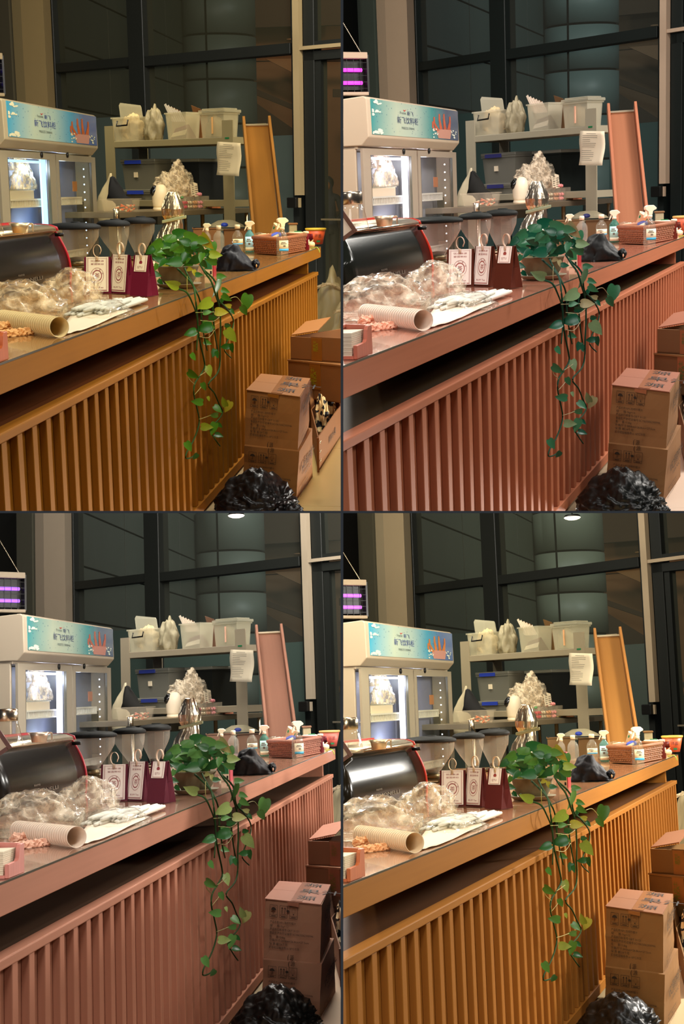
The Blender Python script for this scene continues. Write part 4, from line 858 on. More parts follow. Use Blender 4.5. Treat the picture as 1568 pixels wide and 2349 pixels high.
m, s = on_top(716, 561); t = Thing('onion_leaf', 'vegetable', 'thin green onion leaf hanging over the counter end', m); t.me = B(s).tube(bezier([(-8, 2, 1), (0, 0, 2), (6, -3, 2), (10, -8, -4), (11, -9, -9)]), 1.2).done(True); t.m = 'spring_green'
m, s = on_top(706, 548); t = Thing('black_pouch_small', 'pouch', 'small black pouch between sauce bottle and noodle cup', m); t.me = B(s).blob((0, 0, 8), (7, 6, 10), 9, .2, 2, 3).done(True); t.m = 'cloth_black'
# milk carton behind plant
m, s = on_top(480, 626, -20); t = Thing('drink_carton', 'carton', 'red edged drink carton with red cap behind the plant', m)
t.part('carton_body', B(s).box(-12, 10, 0, 20, 0, 70).bev(.8, 1).done(), 'white'); t.part('carton_stripe', B(s).box(8.4, 10.6, -.6, 20, 0, 70).done(), 'red'); t.part('picture', B(s).box(-11, 7, -.7, 0, 16, 42).done(), 'green_mark'); t.part('barcode', B(s).box(2, 6, -.7, 0, 5, 12).done(), 'ink_black'); t.part('cap', B(s).lathe([(8, 70), (8, 79), (6, 81)], c=(2, 9, 0), n=16).done(True), 'red')
# ================================================================ COFFEE GRINDERS
def grinder(pc, z, lid_y, lid_x0, lid_x1, bot_y, lab, lidd):
    m, s = at(pc, bot_y, z); m.translation.z = TOP; up = lambda y: (bot_y - y)
    hz = up(lid_y) + (U(pc, bot_y, z).z - TOP) / s
    w = (lid_x1 - lid_x0) / 2; cx = (lid_x0 + lid_x1) / 2 - pc
    t = Thing('coffee_grinder', 'grinder', lab, m)
    t.part('hopper_lid', B(s).lathe([(w * .97, hz - 8), (w, hz - 7), (w, hz - 2), (w * .97, hz), (w * .8, hz + 4), (w * .4, hz + 6.5), (.1, hz + 7)], c=(cx, 0, 0), n=40, sy=lidd).done(True), 'lid_black')
    t.part('lid_knob', B(s).lathe([(11, hz + 4), (11, hz + 8), (9, hz + 8.6)], c=(cx + w * .1, 0, 0), n=18).done(True), 'lid_black')
    hb = hz - 84
    t.part('hopper', B(s).rings([[(c_ + r * math.cos(a), r * .8 * math.sin(a), h) for a in [i * math.pi / 14 for i in range(28)]] for r, h, c_ in ((w * .22, hb, 0), (w * .30, hb + 10, 0), (w * .70, hb + 40, cx * .7), (w * .90, hz - 26, cx), (w * .93, hz - 8, cx))], cap=False).done(True), 'hopper')
    t.part('beans', B(s).lathe([(.1, hb + 1), (w * .20, hb + 2), (w * .27, hb + 12), (.1, hb + 14)], n=18, sy=.8).done(True), 'soil')
    t.part('collar', B(s).lathe([(w * .30, hb - 6), (w * .30, hb + 3), (w * .24, hb + 5)], n=20).done(True), 'grinder')
    t.part('grinder_body', B(s).box(-22, 22, -18, 26, 0, max(hb - 6, 6)).bev(3, 2).done(), 'grinder')
    t.part('front_panel', B(s).box(-13, 13, -19, -17.5, 2, max(hb - 16, 4)).done(), 'label_white')
grinder(176, 8.6, 510, 108, 235, 612, 'coffee grinder with broad black hopper lid beside the espresso machine', .9)
grinder(272, 9.2, 503, 224, 300, 604, 'middle coffee grinder with black hopper lid behind the tea bags', 1.1)
grinder(318, 9.8, 497, 282, 357, 596, 'coffee grinder nearest the foil bag with black hopper lid', 1.2)
# ================================================================ FOIL BAG
m, s = at(388, 560, 8.0); m.translation.z = TOP; dz = (U(388, 560, 8.0).z - TOP) / s
t = Thing('foil_bag', 'foil bag', 'shiny silver foil bag pinched by a green clip', m)
random.seed(8); rr_ = []
for k, (z, r) in enumerate(((0, 44), (14, 46), (32, 42), (50, 34), (66, 25), (78, 19), (86, 17), (92, 21), (102, 23), (112, 19), (122, 14), (128, 9))):
    rr_.append([(((1 + .14 * math.sin(6 * a + k * .25) + .09 * math.sin(11 * a + k * .3) + random.uniform(-.06, .06)) * r) * math.cos(a) + (11 if k > 4 else 5), ((1 + .12 * math.sin(7 * a + k * .3)) * r * .55) * math.sin(a), z * 1.45 + random.uniform(-1.5, 1.5)) for a in [i * 2 * math.pi / 44 for i in range(44)]])
t.part('foil', B(s).rings(rr_).done(False), 'foil')
t.part('clip', B(s).hexa([(-14, -18, 116), (42, -18, 127), (42, -11, 127), (-14, -11, 116), (-14, -18, 123), (42, -18, 134), (42, -11, 134), (-14, -11, 123)]).bev(1.5, 2).done(), 'clip', label='pale green bag clip')
# ================================================================ ESPRESSO MACHINE
ZM = U(131, 524, 7.2).z
mtr, mtl = on_z(131, 524, ZM), on_z(-70, 546, ZM); br_ = on_z(160, 644, TOP); ev = (mtr - mtl); bl_ = br_ - ev
back = Vector((-ev.y, ev.x, 0)).normalized()
if back.x > 0: back = -back
t = Thing('espresso_machine', 'coffee machine', 'glossy dark espresso machine with red end trim on the counter', (br_ + bl_) / 2)
tk = 7.2 / F_PX
def mpt(u, h, d=0.0):                                  # u along 0..1 left to right, h 0..1 up the leaning front
    p = bl_.lerp(br_, u).lerp(mtl.lerp(mtr, u), h); bul = .03 * math.sin(h * math.pi)
    return p - back * (bul + d)
g = [[mpt(u / 8, 1 - h / 10) for u in range(9)] for h in range(11)]
t.rpart('rear_panel', B().slab(g, back * .02).done(True), 'machine')
prof = [(.0, .0), (.018, .002), (.012, .02), (-.02, .032), (-.06, .036), (-.34, .036), (-.34, -.12), (0, -.12)]
def mprof(p): return [p + (-back) * a + UP * b_ for a, b_ in prof]
t.rpart('top_cover', B().rings([mprof(mtl), mprof(mtr - ev.normalized() * .02)]).bev(.004, 1).done(True), 'steel')
t.rpart('body', B().rings([[p, p + back * .36, p + back * .36 + UP * ((mtr.z - TOP) - .03), p + UP * ((mtr.z - TOP) - .03) + (mtr - br_).dot(back) * back + back * .05] for p in (bl_ + back * .03, br_ + back * .03)]).done(), 'grinder')
en = ev.normalized()
g = [[mpt(1, 1 - h / 12, .006) + en * .0, mpt(1, 1 - h / 12, .006) + en * .016] for h in range(13)]
t.rpart('end_trim', B().slab(g, back * .02).done(True), 'machine_trim', label='red end trim')
g = [mprof(mtr - en * .004), mprof(mtr + en * .014)]
t.rpart('end_trim', B().rings([[q_ + UP * .002 for q_ in r_] for r_ in g]).done(True), 'machine_trim')
t.rpart('trim_line', B().rings([[p + back * .2 + UP * .036, p + back * .23 + UP * .036, p + back * .23 + UP * .046, p + back * .2 + UP * .046] for p in (mtl, mtr)]).done(), 'machine_trim')
t.part('screw', B().lathe([(.009, -.03), (.009, .012), (.006, .014)], n=12).done(True), 'black', mtx=Matrix.Translation(U(145.5, 531, 7.15) - (br_ + bl_) / 2) @ Matrix.Rotation(1.57, 4, 'Y'))
qd = [mpt(.34, .42, .0), mpt(.66, .42, .0), mpt(.66, .2, .0), mpt(.34, .2, .0)]; off = -back * .004
t.rpart('raised_lettering', B().text_on('SIMONELLI', qd, .0, .95, .42, fit=.92, off=off).text_on('nuova', qd, .05, .38, .3, fit=.22, off=off).done(), 'machine_text')
# cup, jar and frame on top of the machine
m, s = on_top(57, 529, 0, ZM + .037)
t = Thing('milk_pitcher', 'pitcher', 'small metal pitcher standing on the espresso machine', m)
t.part('cup_wall', B(s).lathe([(16, 0), (17, 1), (19.5, 14), (22, 23), (21.2, 23), (18.7, 14), (16, 2), (.1, 1.5)], n=28).done(True), 'brass_steel')
t.part('spout', B(s).prism([(-21, 23), (-26, 22.5), (-21, 17)], -3, 3).done(), 'brass_steel')
t.part('handle', B(s).tube([(19, 0, 19), (27, 0, 21), (29, 0, 20), (29, 0, 3)], [2, 2.2, 2.2, 2]).done(), 'brass_steel')
m, s = on_top(-15, 536, 0, ZM + .037)
t = Thing('glass_jar', 'jar', 'ribbed glass jar with steel lid on the espresso machine', m)
t.part('jar_glass', B(s).rings([[((r * (1 + .035 * (i % 2))) * math.cos(i * math.pi / 22), (r * (1 + .035 * (i % 2))) * math.sin(i * math.pi / 22), h) for i in range(44)] for r, h in ((34, 0), (35, 4), (31, 24), (26, 46), (22, 56))]).done(True), 'jar')
t.part('steel_lid', B(s).lathe([(23, 56), (24.5, 58), (24.5, 80), (22, 84), (.1, 85)], n=30).done(True), 'steel')
m, s = on_top(-8, 543, 0, ZM + .037); m = m @ Matrix.Rotation(math.radians(-33), 4, 'Y')
t = Thing('picture_frame', 'picture frame', 'brown wooden frame with white panel leaning against the jar', m)
t.part('frame_bar', B(s).box(-5, 5, -6, -1, 0, 92).bev(.8, 1).done(), 'frame_brown'); t.part('frame_bar', B(s).box(-70, -5, -6, -1, 0, 9).bev(.8, 1).done(), 'frame_brown'); t.part('picture_panel', B(s).box(-70, -5, -4, -2.5, 9, 92).done(), 'white_panel')
# ================================================================ TEA GIFT BAGS
def tea_bag(px, py, yaw, w, h, d, lab, full=True, lean=0):
    m, s = on_top(px, py, yaw); t = Thing('tea_gift_bag', 'gift bag', lab, m)
    hw, td = w / 2, 2.2
    rr_ = [[(-hw, -d / 2, 0), (hw, -d / 2, 0), (hw, d / 2, 0), (-hw, d / 2, 0)], [(-hw * .97, -d * .30, h * .5), (hw * .97, -d * .30, h * .5), (hw * .97, d * .30, h * .5), (-hw * .97, d * .30, h * .5)], [(-hw * .94, -td, h), (hw * .94, -td, h), (hw * .94, td, h), (-hw * .94, td, h)]]
    b_ = B(s); V = [[b_.v(p) for p in r] for r in rr_]
    for i in range(2):
        for j in (0, 2): b_.f([V[i][j], V[i][(j + 1) % 4], V[i + 1][(j + 1) % 4], V[i + 1][j]])
        for j, sg_ in ((1, 1), (3, -1)):               # gusset folded inwards
            mid0 = b_.v((sg_ * (hw * (.97 if i else 1.0) - (h * .045 * (i + .3))), 0, h * .5 * i)); mid1 = b_.v((sg_ * (hw * .95 - h * .045 * (i + 1.3)), 0, h * .5 * (i + 1)))
            b_.f([V[i][j], mid0, mid1, V[i + 1][j]]); b_.f([mid0, V[i][(j + 1) % 4], V[i + 1][(j + 1) % 4], mid1])
    b_.f(V[0]); b_.f(V[2])
    bmesh.ops.remove_doubles(b_.bm, verts=b_.bm.verts, dist=.0006)
    t.part('bag_body', b_.done(), 'tea_bag')
    sl = lambda z: -d / 2 + (d / 2 - td) * min(1, z / h)   # front slope
    if full: x0, x1, z1, z0 = -w * .40, w * .40, h * 1.0, h * .045
    else: x0, x1, z1, z0 = -w * .36, w * .34, h * 1.0, h * .60
    ln = .6
    tq = [(x0, -td - 1.2, z1), (x1, -td - 1.2, z1), (x1, sl(z0) - 2.2 - lean, z0), (x0, sl(z0) - 2.2 - lean, z0)]
    tg = t.part('tag', B(s).rings([tq, [(a, b_ + ln, c_) for a, b_, c_ in tq]]).done(), 'tag')
    o_ = (0, -.0006 / 1, 0); qs = [Vector(p) * s for p in tq]
    bb = B(); e = .05 if full else .09
    ex = .02 if full else .04
    for k in (0, 1):
        a = e + k * .035; th = .012
        for q4 in ([(a, ex + k * .02), (1 - a, ex + k * .02), (1 - a, ex + k * .02 + th * .6), (a, ex + k * .02 + th * .6)] if k == 1 else None, [(a, 1 - ex - k * .02 - th), (1 - a, 1 - ex - k * .02 - th), (1 - a, 1 - ex - k * .02), (a, 1 - ex - k * .02)], [(a, ex), (a + th, ex), (a + th, 1 - ex), (a, 1 - ex)], [(1 - a - th, ex), (1 - a, ex), (1 - a, 1 - ex), (1 - a - th, 1 - ex)]):
            if q4: bb.shape_on(q4, qs, off=o_)
    tg.part('printed_border', bb.done(), 'tag_ink')
    if full:
        bb = B().text_on('饮水思源', qs, .2, .14, .055, fit=.60, off=o_).text_on('爱国荣校', qs, .2, .23, .055, fit=.60, off=o_)
        bb.text_on('BUFF Tea', qs, .2, .90, .06, fit=.58, off=o_)
        tg.part('printed_lettering', bb.done(), 'tag_ink')
        bb = B(); asp = 58 / 76
        for r0, r1 in ((.30, .285), (.215, .18)):
            for i in range(28):
                a0, a1 = i * 2 * math.pi / 28, (i + 1) * 2 * math.pi / 28
                bb.shape_on([(.5 + r * math.cos(a), .54 + r * asp * math.sin(a)) for r, a in ((r0, a0), (r0, a1), (r1, a1), (r1, a0))], qs, off=o_)
        for i, ch in enumerate('上六食茶'): a = -2.6 + i * .75; bb.text_on(ch, qs, .5 + .25 * math.cos(a) - .03, .54 + .25 * asp * math.sin(a) + .02, .05, off=o_)
        bb.text_on('茶', qs, .5 - .115, .60, .155, off=o_)
        tg.part('printed_emblem', bb.done(), 'tag_ink')
    else:
        tg.part('printed_lettering', B().text_on('SJTU', qs, .25, .78, .18, fit=.42, off=o_).shape_on([(.4, .52), (.6, .52), (.64, .42), (.56, .32), (.44, .32), (.36, .42)], qs, off=o_).done(), 'tag_ink')
    zr_ = h - 9; sp_ = []
    for u_ in range(19):
        f = u_ / 18
        if f < .12: x, z = 0, zr_ + (h + 2 - zr_) * f / .12
        else:
            a = math.pi * 1.5 - (f - .12) / .88 * 2 * math.pi * .86; x, z = 9.0 * math.cos(a) * (1 if f < .9 else .8), h + 14 + 13.5 * math.sin(a)
        sp_.append([(x - 1.2 * 0, -td - 2.6 + 5.0 * f - 2.8 * (f < .12), z), (x, -td - 2.6 + 5.0 * f - 2.8 * (f < .12) + 3.2, z)])
    # the strap is a flat band: widen it sideways
    pts = [Vector(p[0]) for p in sp_]; rr_ = []
    for i, p in enumerate(pts):
        dd = (pts[min(i + 1, 18)] - pts[max(i - 1, 0)]); dd.y = 0; dd.normalize(); nx = Vector((dd.z, 0, -dd.x)) * .5; w2 = Vector((0, 1, 0)) * 2.6
        if i < 3: nx, w2 = Vector((2.6, 0, 0)), Vector((0, .5, 0))
        rr_.append([p + nx + w2, p - nx + w2, p - nx - w2, p + nx - w2])
    st = t.part('strap', B(s).rings(rr_).done(True), 'strap')
    st.part('rivet', B(s).lathe([(1.4, 0), (1.2, .7), (.1, 1)], n=10).done(True), 'brass_steel', mtx=Matrix.Translation((0, (-td - 6.0) * s, (zr_ + 2) * s)) @ Matrix.Rotation(math.pi / 2, 4, 'X'))
tea_bag(229, 664, -14, 66, 82, 26, 'tea gift bag with wide tag reading BUFF Tea')
tea_bag(283, 665, -46, 62, 88, 28, 'middle tea gift bag with its narrow tag turned aside')
tea_bag(333, 671, -42, 54, 92, 40, 'tea gift bag with short tag reading SJTU beside the plant', False)
# ================================================================ STICKS, CLEAR BAGS, CUPS, KRAFT PAPER
m, s = on_top(225, 712, 0)
t = Thing('white_sheet', 'sheet', 'white plastic sheet lying flat under the wrapped sticks', m)
g = [[Vector(on_z(*[(1 - v) * ((1 - u) * a + u * b_) + v * ((1 - u) * d_ + u * c_) for a, b_, c_, d_ in zip((175, 708), (305, 706), (205, 752), (128, 772))], TOP + .003)) + UP * (.003 * abs(math.sin(u * 9 + v * 5))) for u in [i / 10 for i in range(11)]] for v in [j / 8 for j in range(9)]]
t.rself(B().slab(g, (0, 0, -.0015)).done(True), 'paper_warm')
random.seed(3)
pm = B().lathe([(.0001, -.22), (.0065, -.218), (.0080, -.15), (.0080, .15), (.0066, .21), (.003, .222), (.0001, .223)], n=10).done(True)
s0_, s1_ = on_z(158, 722, TOP), on_z(214, 708, TOP)
for i in range(24):
    lay, k = i // 8 % 2, i % 8; st_ = s0_ if i < 16 else s1_
    o = st_ + Vector((.004 + k * .0178 + lay * .008, .21 + random.uniform(-.07, .07), .0105 + lay * .0155)) + UP * (.004 if i >= 16 else 0)
    Thing('wrapped_stick', 'stick', 'white paper wrapped stick lying in the clear bag', Matrix.Translation(o) @ Matrix.Rotation(math.pi / 2 + random.uniform(-.035, .035), 4, 'Z') @ Matrix.Rotation(math.pi / 2, 4, 'Y'), pm, 'stick', group='white paper wrapped sticks')
m, s = on_top(226, 716, 0)
t = Thing('clear_bag', 'plastic bag', 'flat clear bag wrapping the white paper sticks', m); t.me = B(s).blob((0, 40, 0), (80, 200, 30), 41, .22, 1.6, 5, ridge=True).done(True); t.m = 'film_thin'
m, s = on_top(165, 704, 0)
t = Thing('clear_bag', 'plastic bag', 'tall crumpled clear bag standing before the tea bags', m); t.me = B(s).blob((0, 60, 18), (72, 120, 70), 44, .36, 1.5, 5, ridge=True).done(True); t.m = 'film'
m, s = on_top(40, 735, 0)
t = Thing('clear_bag', 'plastic bag', 'wide crumpled clear bag spread over the stacked cups', m); t.me = B(s).blob((0, 70, 6), (112, 170, 84), 47, .30, 1.6, 5, ridge=True).done(True); t.m = 'film'
# stacked cups lying down
r0, r1 = on_z(141, 773, TOP), on_z(10, 747, TOP); rad = 24.5 * dep(r0) / F_PX; rad1 = 21 * dep(r1) / F_PX; ax = (r1 - r0); Lc = ax.length
CM = Matrix.Translation(r0 + UP * rad) @ Vector((0, 0, 1)).rotation_difference(Vector((ax.x, ax.y, 0)) + UP * (rad1 - rad)).to_matrix().to_4x4()
t = Thing('paper_cup_stack', 'cup stack', 'lying stack of cream paper cups wrapped in clear film', CM)
nC = 26
for k in range(nC):
    z = Lc * k / nC; r_ = rad + (rad1 - rad) * k / nC; dzc = Lc / nC
    pr = [(r_ * .93, z), (r_, z - .004), (r_ * 1.0, z + .004), (r_ * .965, z + .010), (r_ * .955, z + dzc)]
    if k == 0: pr = [(r_ * .10, z + .16), (r_ * .72, z + .16), (r_ * .90, z + .01)] + pr
    t.part('paper_cup', B().lathe(pr, n=28, cap=False).done(True), 'cups')
random.seed(6)
for i in range(9):
    px, py = 8 + (i % 5) * 15 + random.uniform(-3, 3), 770 - (i // 5) * 14 - (i % 5) * 1.5
    m, s = on_top(px, py, random.uniform(-40, 40))
    b_ = B(s).blob((0, 0, 3 + 7 * (i // 5)), (15, 16, 13), 30 + i, .55, 1.7, 3, ridge=True)
    t = Thing('kraft_napkin', 'napkin', 'crumpled brown paper napkin in the heap beside the cups', m, group='crumpled brown paper napkins'); t.me = b_.done(); t.m = 'kraft'
# napkin box
o = on_z(24, 826, TOP); m = frame(o, yaw=0); s = dep(o) / F_PX
fl = on_z(-60, 858, TOP); m = frame(o, (o - fl))
t = Thing('napkin_box', 'napkin box', 'reddish wooden napkin box at the near end of the counter', m)
t.part('front_board', B(s).prism([(-110, 0), (0, 0), (0, 66), (-26, 66), (-34, 58), (-38, 36), (-46, 30), (-110, 30)], 0, 9).bev(1, 1).done(), 'napkin_box')
t.part('side_board', B(s).hexa([(-8, 9, 0), (0, 9, 0), (0, 190, 0), (-8, 190, 0), (-8, 9, 66), (0, 9, 66), (0, 190, 76), (-8, 190, 76)]).done(), 'napkin_box')
t.part('box_floor', B(s).box(-110, -8, 9, 190, 0, 6).done(), 'napkin_box')
t.part('top_board', B(s).hexa([(-110, 60, 62), (0, 60, 62), (0, 190, 72), (-110, 190, 72), (-110, 60, 68), (0, 60, 68), (0, 190, 78), (-110, 190, 78)]).done(), 'napkin_box')
t = Thing('napkin_stack', 'napkins', 'stack of white napkins inside the wooden napkin box', m @ Matrix.Translation((-60 * s, 14 * s, 6.2 * s))); g = B(s)
for k in range(12): g.box(-45 + (k % 2), 45 - (k % 3), 0, 100, k * 4.3, k * 4.3 + 3.9)
t.me = g.done(); t.m = 'paper'
# ================================================================ BLACK POUCH on the counter
m, s = on_top(538, 612, -4)
t = Thing('black_pouch', 'pouch', 'crumpled black fabric pouch lying beside the plant', m)
b_ = B(s); bm2 = b_.blob((2, 10, 0), (49, 40, 50), 51, .18, 1.7, 5)
for v in b_.bm.verts:
    x, z = v.co.x / s, v.co.z / s; v.co.z *= (1.15 if x < 8 else max(.45, 1.15 - (x - 8) / 52)); v.co.z -= .0
t.part('pouch_body', b_.done(True), 'pouch')
t.part('gathered_neck', B(s).blob((48, 2, 14), (9, 12, 11), 53, .25, 2.4, 4).done(True), 'pouch'); t.part('cord_toggle', B(s).blob((50, -12, 10), (1.6, 2, 4), 2, .1, 2, 2, flat=False).done(True), 'kraft')
# ================================================================ TRAILING PLANT
random.seed(17)
PB = on_z(411, 652, TOP); PZ = dep(PB); ps = PZ / F_PX; PM = frame(PB)
t = Thing('plant_saucer', 'saucer', 'grey round saucer under the trailing plant pot', PM); t.me = B(ps).lathe([(38, 0), (44, 1), (52, 8), (54, 9), (53, 10), (42, 3), (.1, 2.5)], n=32).done(True); t.m = 'saucer'
t = Thing('potted_pothos', 'plant', 'trailing pothos in a grey pot hanging down the counter front', PM @ Matrix.Translation((0, 0, 3.2 * ps)))
t.part('pot', B(ps).lathe([(26, 0), (30, 1), (40, 16), (48, 44), (50, 46), (48, 47), (44, 44), (.1, 40)], n=32).done(True), 'pot')
t.part('soil', B(ps).lathe([(44, 41), (30, 43), (.1, 44)], n=20).done(True), 'soil')
def leaf_mesh(seed):
    r = random.Random(seed); out = [(0, 0), (-.06, .12), (-.05, .24), (.06, .33), (.24, .365), (.46, .33), (.68, .22), (.87, .09), (1.0, 0)]
    b_ = B(); up, dn, md = [], [], []
    fold = r.uniform(.10, .26); curl = r.uniform(.05, .22)
    for x, y in out:
        z = -curl * (x - .35) ** 2; md.append(b_.v((max(x, 0), 0, z - .02)))
        up.append(b_.v((x, y * .92, z + y * fold)) if y else None); dn.append(b_.v((x, -y * .92, z + y * fold * .8)) if y else None)
    n = len(out)
    for sd, flip in ((up, 0), (dn, 1)):
        for i in range(n - 1):
            q_ = [md[i], md[i + 1], sd[i + 1], sd[i]]; q_ = [v for v in q_ if v]
            q_ = list(dict.fromkeys(q_))
            if len(q_) > 2: b_.f(q_ if flip else q_[::-1])
    return b_.done(True)
LM = [leaf_mesh(i) for i in range(6)]
TONE = {'D': 'leaf_dark', 'M': 'leaf_mid', 'P': 'leaf_pale', 'Y': 'leaf_yellow'}
TI = t.mtx.inverted()
CAMR, CAMD, CAMF = Vector(RC @ np.array([1, 0, 0.])), Vector(RC @ np.array([0, 1., 0])), Vector(RC @ np.array([0, 0, 1.]))
def leaf(px, py, L, ang, tone, p=None, tilt=None):
    p = p if p is not None else on_x(px, py, X0 + random.uniform(.05, .11))
    z = dep(p); a = math.radians(ang)
    d = CAMR * math.cos(a) + CAMD * math.sin(a)
    n = -CAMF
    tl = tilt if tilt is not None else random.uniform(-.5, .5)
    sd = n.cross(d); n = (n * math.cos(tl) + sd * math.sin(tl)); d2 = (d + n * random.uniform(-.35, .35)).normalized(); n = (n - d2 * n.dot(d2)).normalized(); sd = n.cross(d2)
    k = L * z / F_PX * 1.06; o = p - d2 * k * .45
    M_ = Matrix(((d2.x * k, sd.x * k, n.x * k, o.x), (d2.y * k, sd.y * k, n.y * k, o.y), (d2.z * k, sd.z * k, n.z * k, o.z), (0, 0, 0, 1)))
    t.part('leaf', random.choice(LM), TONE[tone], mtx=TI @ M_)
HANG = [(402, 647, 34, 205, 'P'), (511, 628, 22, 0, 'M'), (499, 655, 44, 92, 'M', 1.1), (520, 661, 20, 20, 'M'), (473, 693, 39, 155, 'P'), (522.5, 677, 25, 30, 'M'), (509, 685, 14, 120, 'D'),
 (565, 688, 42, 105, 'M', .1), (561, 706, 25, 65, 'M'), (510, 710, 30, 5, 'Y', .1), (479, 711, 21, 0, 'M'), (525, 695, 16, 200, 'Y'), (534, 709, 15, 45, 'D'), (491, 723, 20, 0, 'D'), (471, 748, 38, 170, 'D'), (480, 742, 30, 20, 'M'), (440, 760, 30, 165, 'D'), (530, 764, 37, 50, 'P', .1), (524, 741, 16, 10, 'D'),
 (477, 782, 19, 20, 'M'), (517, 791, 21, 180, 'D'), (532, 794, 21, 80, 'D'), (491, 806, 21, 110, 'D'), (499, 810, 17, 70, 'D'), (445, 816, 20, 50, 'M'), (479, 848, 27, 75, 'P', .1), (444, 858, 30, 25, 'M'), (467.6, 885.5, 20, 70, 'M'), (452, 922, 27, 185, 'M'), (477, 914, 12, 70, 'P'), (512, 921, 24, 250, 'P'), (520, 932, 29, 115, 'Y', .2), (498, 938, 24, 45, 'M'), (489, 953, 21, 185, 'M'), (471.5, 981, 28, 5, 'P', .2), (487, 985, 31, 105, 'M'), (501, 977, 16, 30, 'D'), (499, 1001, 21, 20, 'D'), (430, 1029, 26, 60, 'M', .2), (445, 1053, 18, 130, 'D')]
for h in HANG: leaf(*h[:5], tilt=h[5] if len(h) > 5 else None)
CAN = [(417, 528, 38, 345, 'D'), (446, 540, 46, 8, 'M'), (396, 543, 30, 170, 'M'), (385, 553, 36, 200, 'D'), (479, 548, 46, 48, 'Y'), (471, 546, 30, 10, 'M'), (390, 538, 26, 330, 'M'), (362, 554, 36, 165, 'M'), (348, 569, 28, 150, 'D'), (382, 570, 38, 165, 'M'), (365, 588, 24, 200, 'D'), (394, 598, 26, 170, 'D'), (362, 623, 24, 20, 'D'), (383, 610, 24, 90, 'Y'), (414, 566, 30, 165, 'M'), (437, 563, 38, 65, 'D'), (466, 566, 30, 40, 'D'), (389, 570, 30, 190, 'D'), (403, 595, 40, 170, 'D'), (448, 591, 34, 155, 'D'), (499, 578, 32, 5, 'P', .1), (488, 592, 30, 190, 'M'), (466, 584, 26, 100, 'M'), (391, 616, 36, 95, 'Y'), (432, 605, 30, 170, 'M'), (437, 610, 20, 10, 'Y'), (460, 624, 20, 5, 'D', .2), (428, 548, 30, 200, 'D'), (410, 551, 30, 20, 'M'), (456, 556, 32, 350, 'D'), (425, 585, 30, 120, 'D'), (376, 596, 28, 130, 'D'), (370, 640, 18, 40, 'D'), (360, 606, 20, 120, 'M'), (449, 620, 18, 70, 'Y'), (472, 600, 24, 60, 'D'), (410, 580, 26, 80, 'M'), (402, 560, 28, 140, 'M')]
for h in CAN: leaf(h[0], h[1], h[2] * .9, *h[3:5], p=U(h[0], h[1], PZ + random.uniform(-.28, .1)), tilt=h[5] if len(h) > 5 else random.uniform(-.7, .5))
for i in range(36):
    a = random.uniform(0, 6.28); r = random.uniform(0, 1) ** .5
    px, py = 424 + 74 * r * math.cos(a), 572 + 34 * r * math.sin(a); leaf(px, py, random.uniform(20, 30), random.uniform(-30, 210), random.choice('DDDM'), p=U(px, py, PZ + random.uniform(.0, .35)))
VINES = [[(425, 605), (432, 622), (447, 650), (452, 680), (455, 720), (457, 760), (462, 790), (468, 820), (469, 840), (458, 860), (446, 880), (444, 905), (450, 935), (455, 965), (450, 990), (440, 1015), (432, 1030), (424, 1045), (423, 1057), (435, 1055), (445, 1047)],
 [(462, 600), (474, 620), (488, 640), (497, 670), (505, 700), (507, 740), (505, 790), (504, 830), (497, 855), (477, 880), (490, 900), (500, 925), (508, 945), (497, 965), (478, 985), (490, 1010), (501, 1026)],
 [(410, 610), (440, 640), (455, 665), (463, 690), (465, 730), (470, 770), (476, 800)], [(470, 612), (497, 640), (503, 680), (520, 700), (535, 725), (533, 750), (520, 780), (515, 800), (530, 817)], [(385, 640), (408, 655), (432, 665), (445, 690), (453, 715), (456, 750), (452, 800)], [(490, 690), (492, 740), (495, 770), (500, 800)]]
for vi, v in enumerate(VINES):
    P_ = []
    for i, (x, y) in enumerate(v):
        ex_ = 836.5 - .3835 * x
        if y < ex_ + 6: z = PZ + (dep(on_x(x, y, X0 + .05)) - PZ) * max(0, min(1, (y - 600) / max(ex_ - 600, 20))); q_ = U(x, y, min(z, dep(on_z(x, y, TOP + .01)) if y > 600 else z)); P_.append(q_)
        else: P_.append(on_x(x, y, X0 + .055))
    pts = bezier(P_, 4); n = len(pts)
    t.rpart('vine', B().tube(pts, [.0048 - .0018 * i / n for i in range(n)], 6).done(True), 'vine')
for v in ([(452, 712), (478, 711), (496, 710)], [(530, 678), (544, 675), (556, 690)], [(545, 712), (555, 706), (560, 700)], [(435, 628), (434, 650), (435, 665)], [(462, 730), (490, 732), (505, 722)], [(460, 768), (480, 770), (494, 752)], [(446, 880), (434, 868), (432, 852)], [(455, 963), (470, 958), (482, 953)], [(458, 860), (470, 852), (478, 846)], [(446, 905), (460, 888), (464, 878)]):
    t.rpart('leaf_stalk', B().tube(bezier([on_x(x, y, X0 + .07) for x, y in v], 4), .0017, 5).done(True), 'vine_pale')
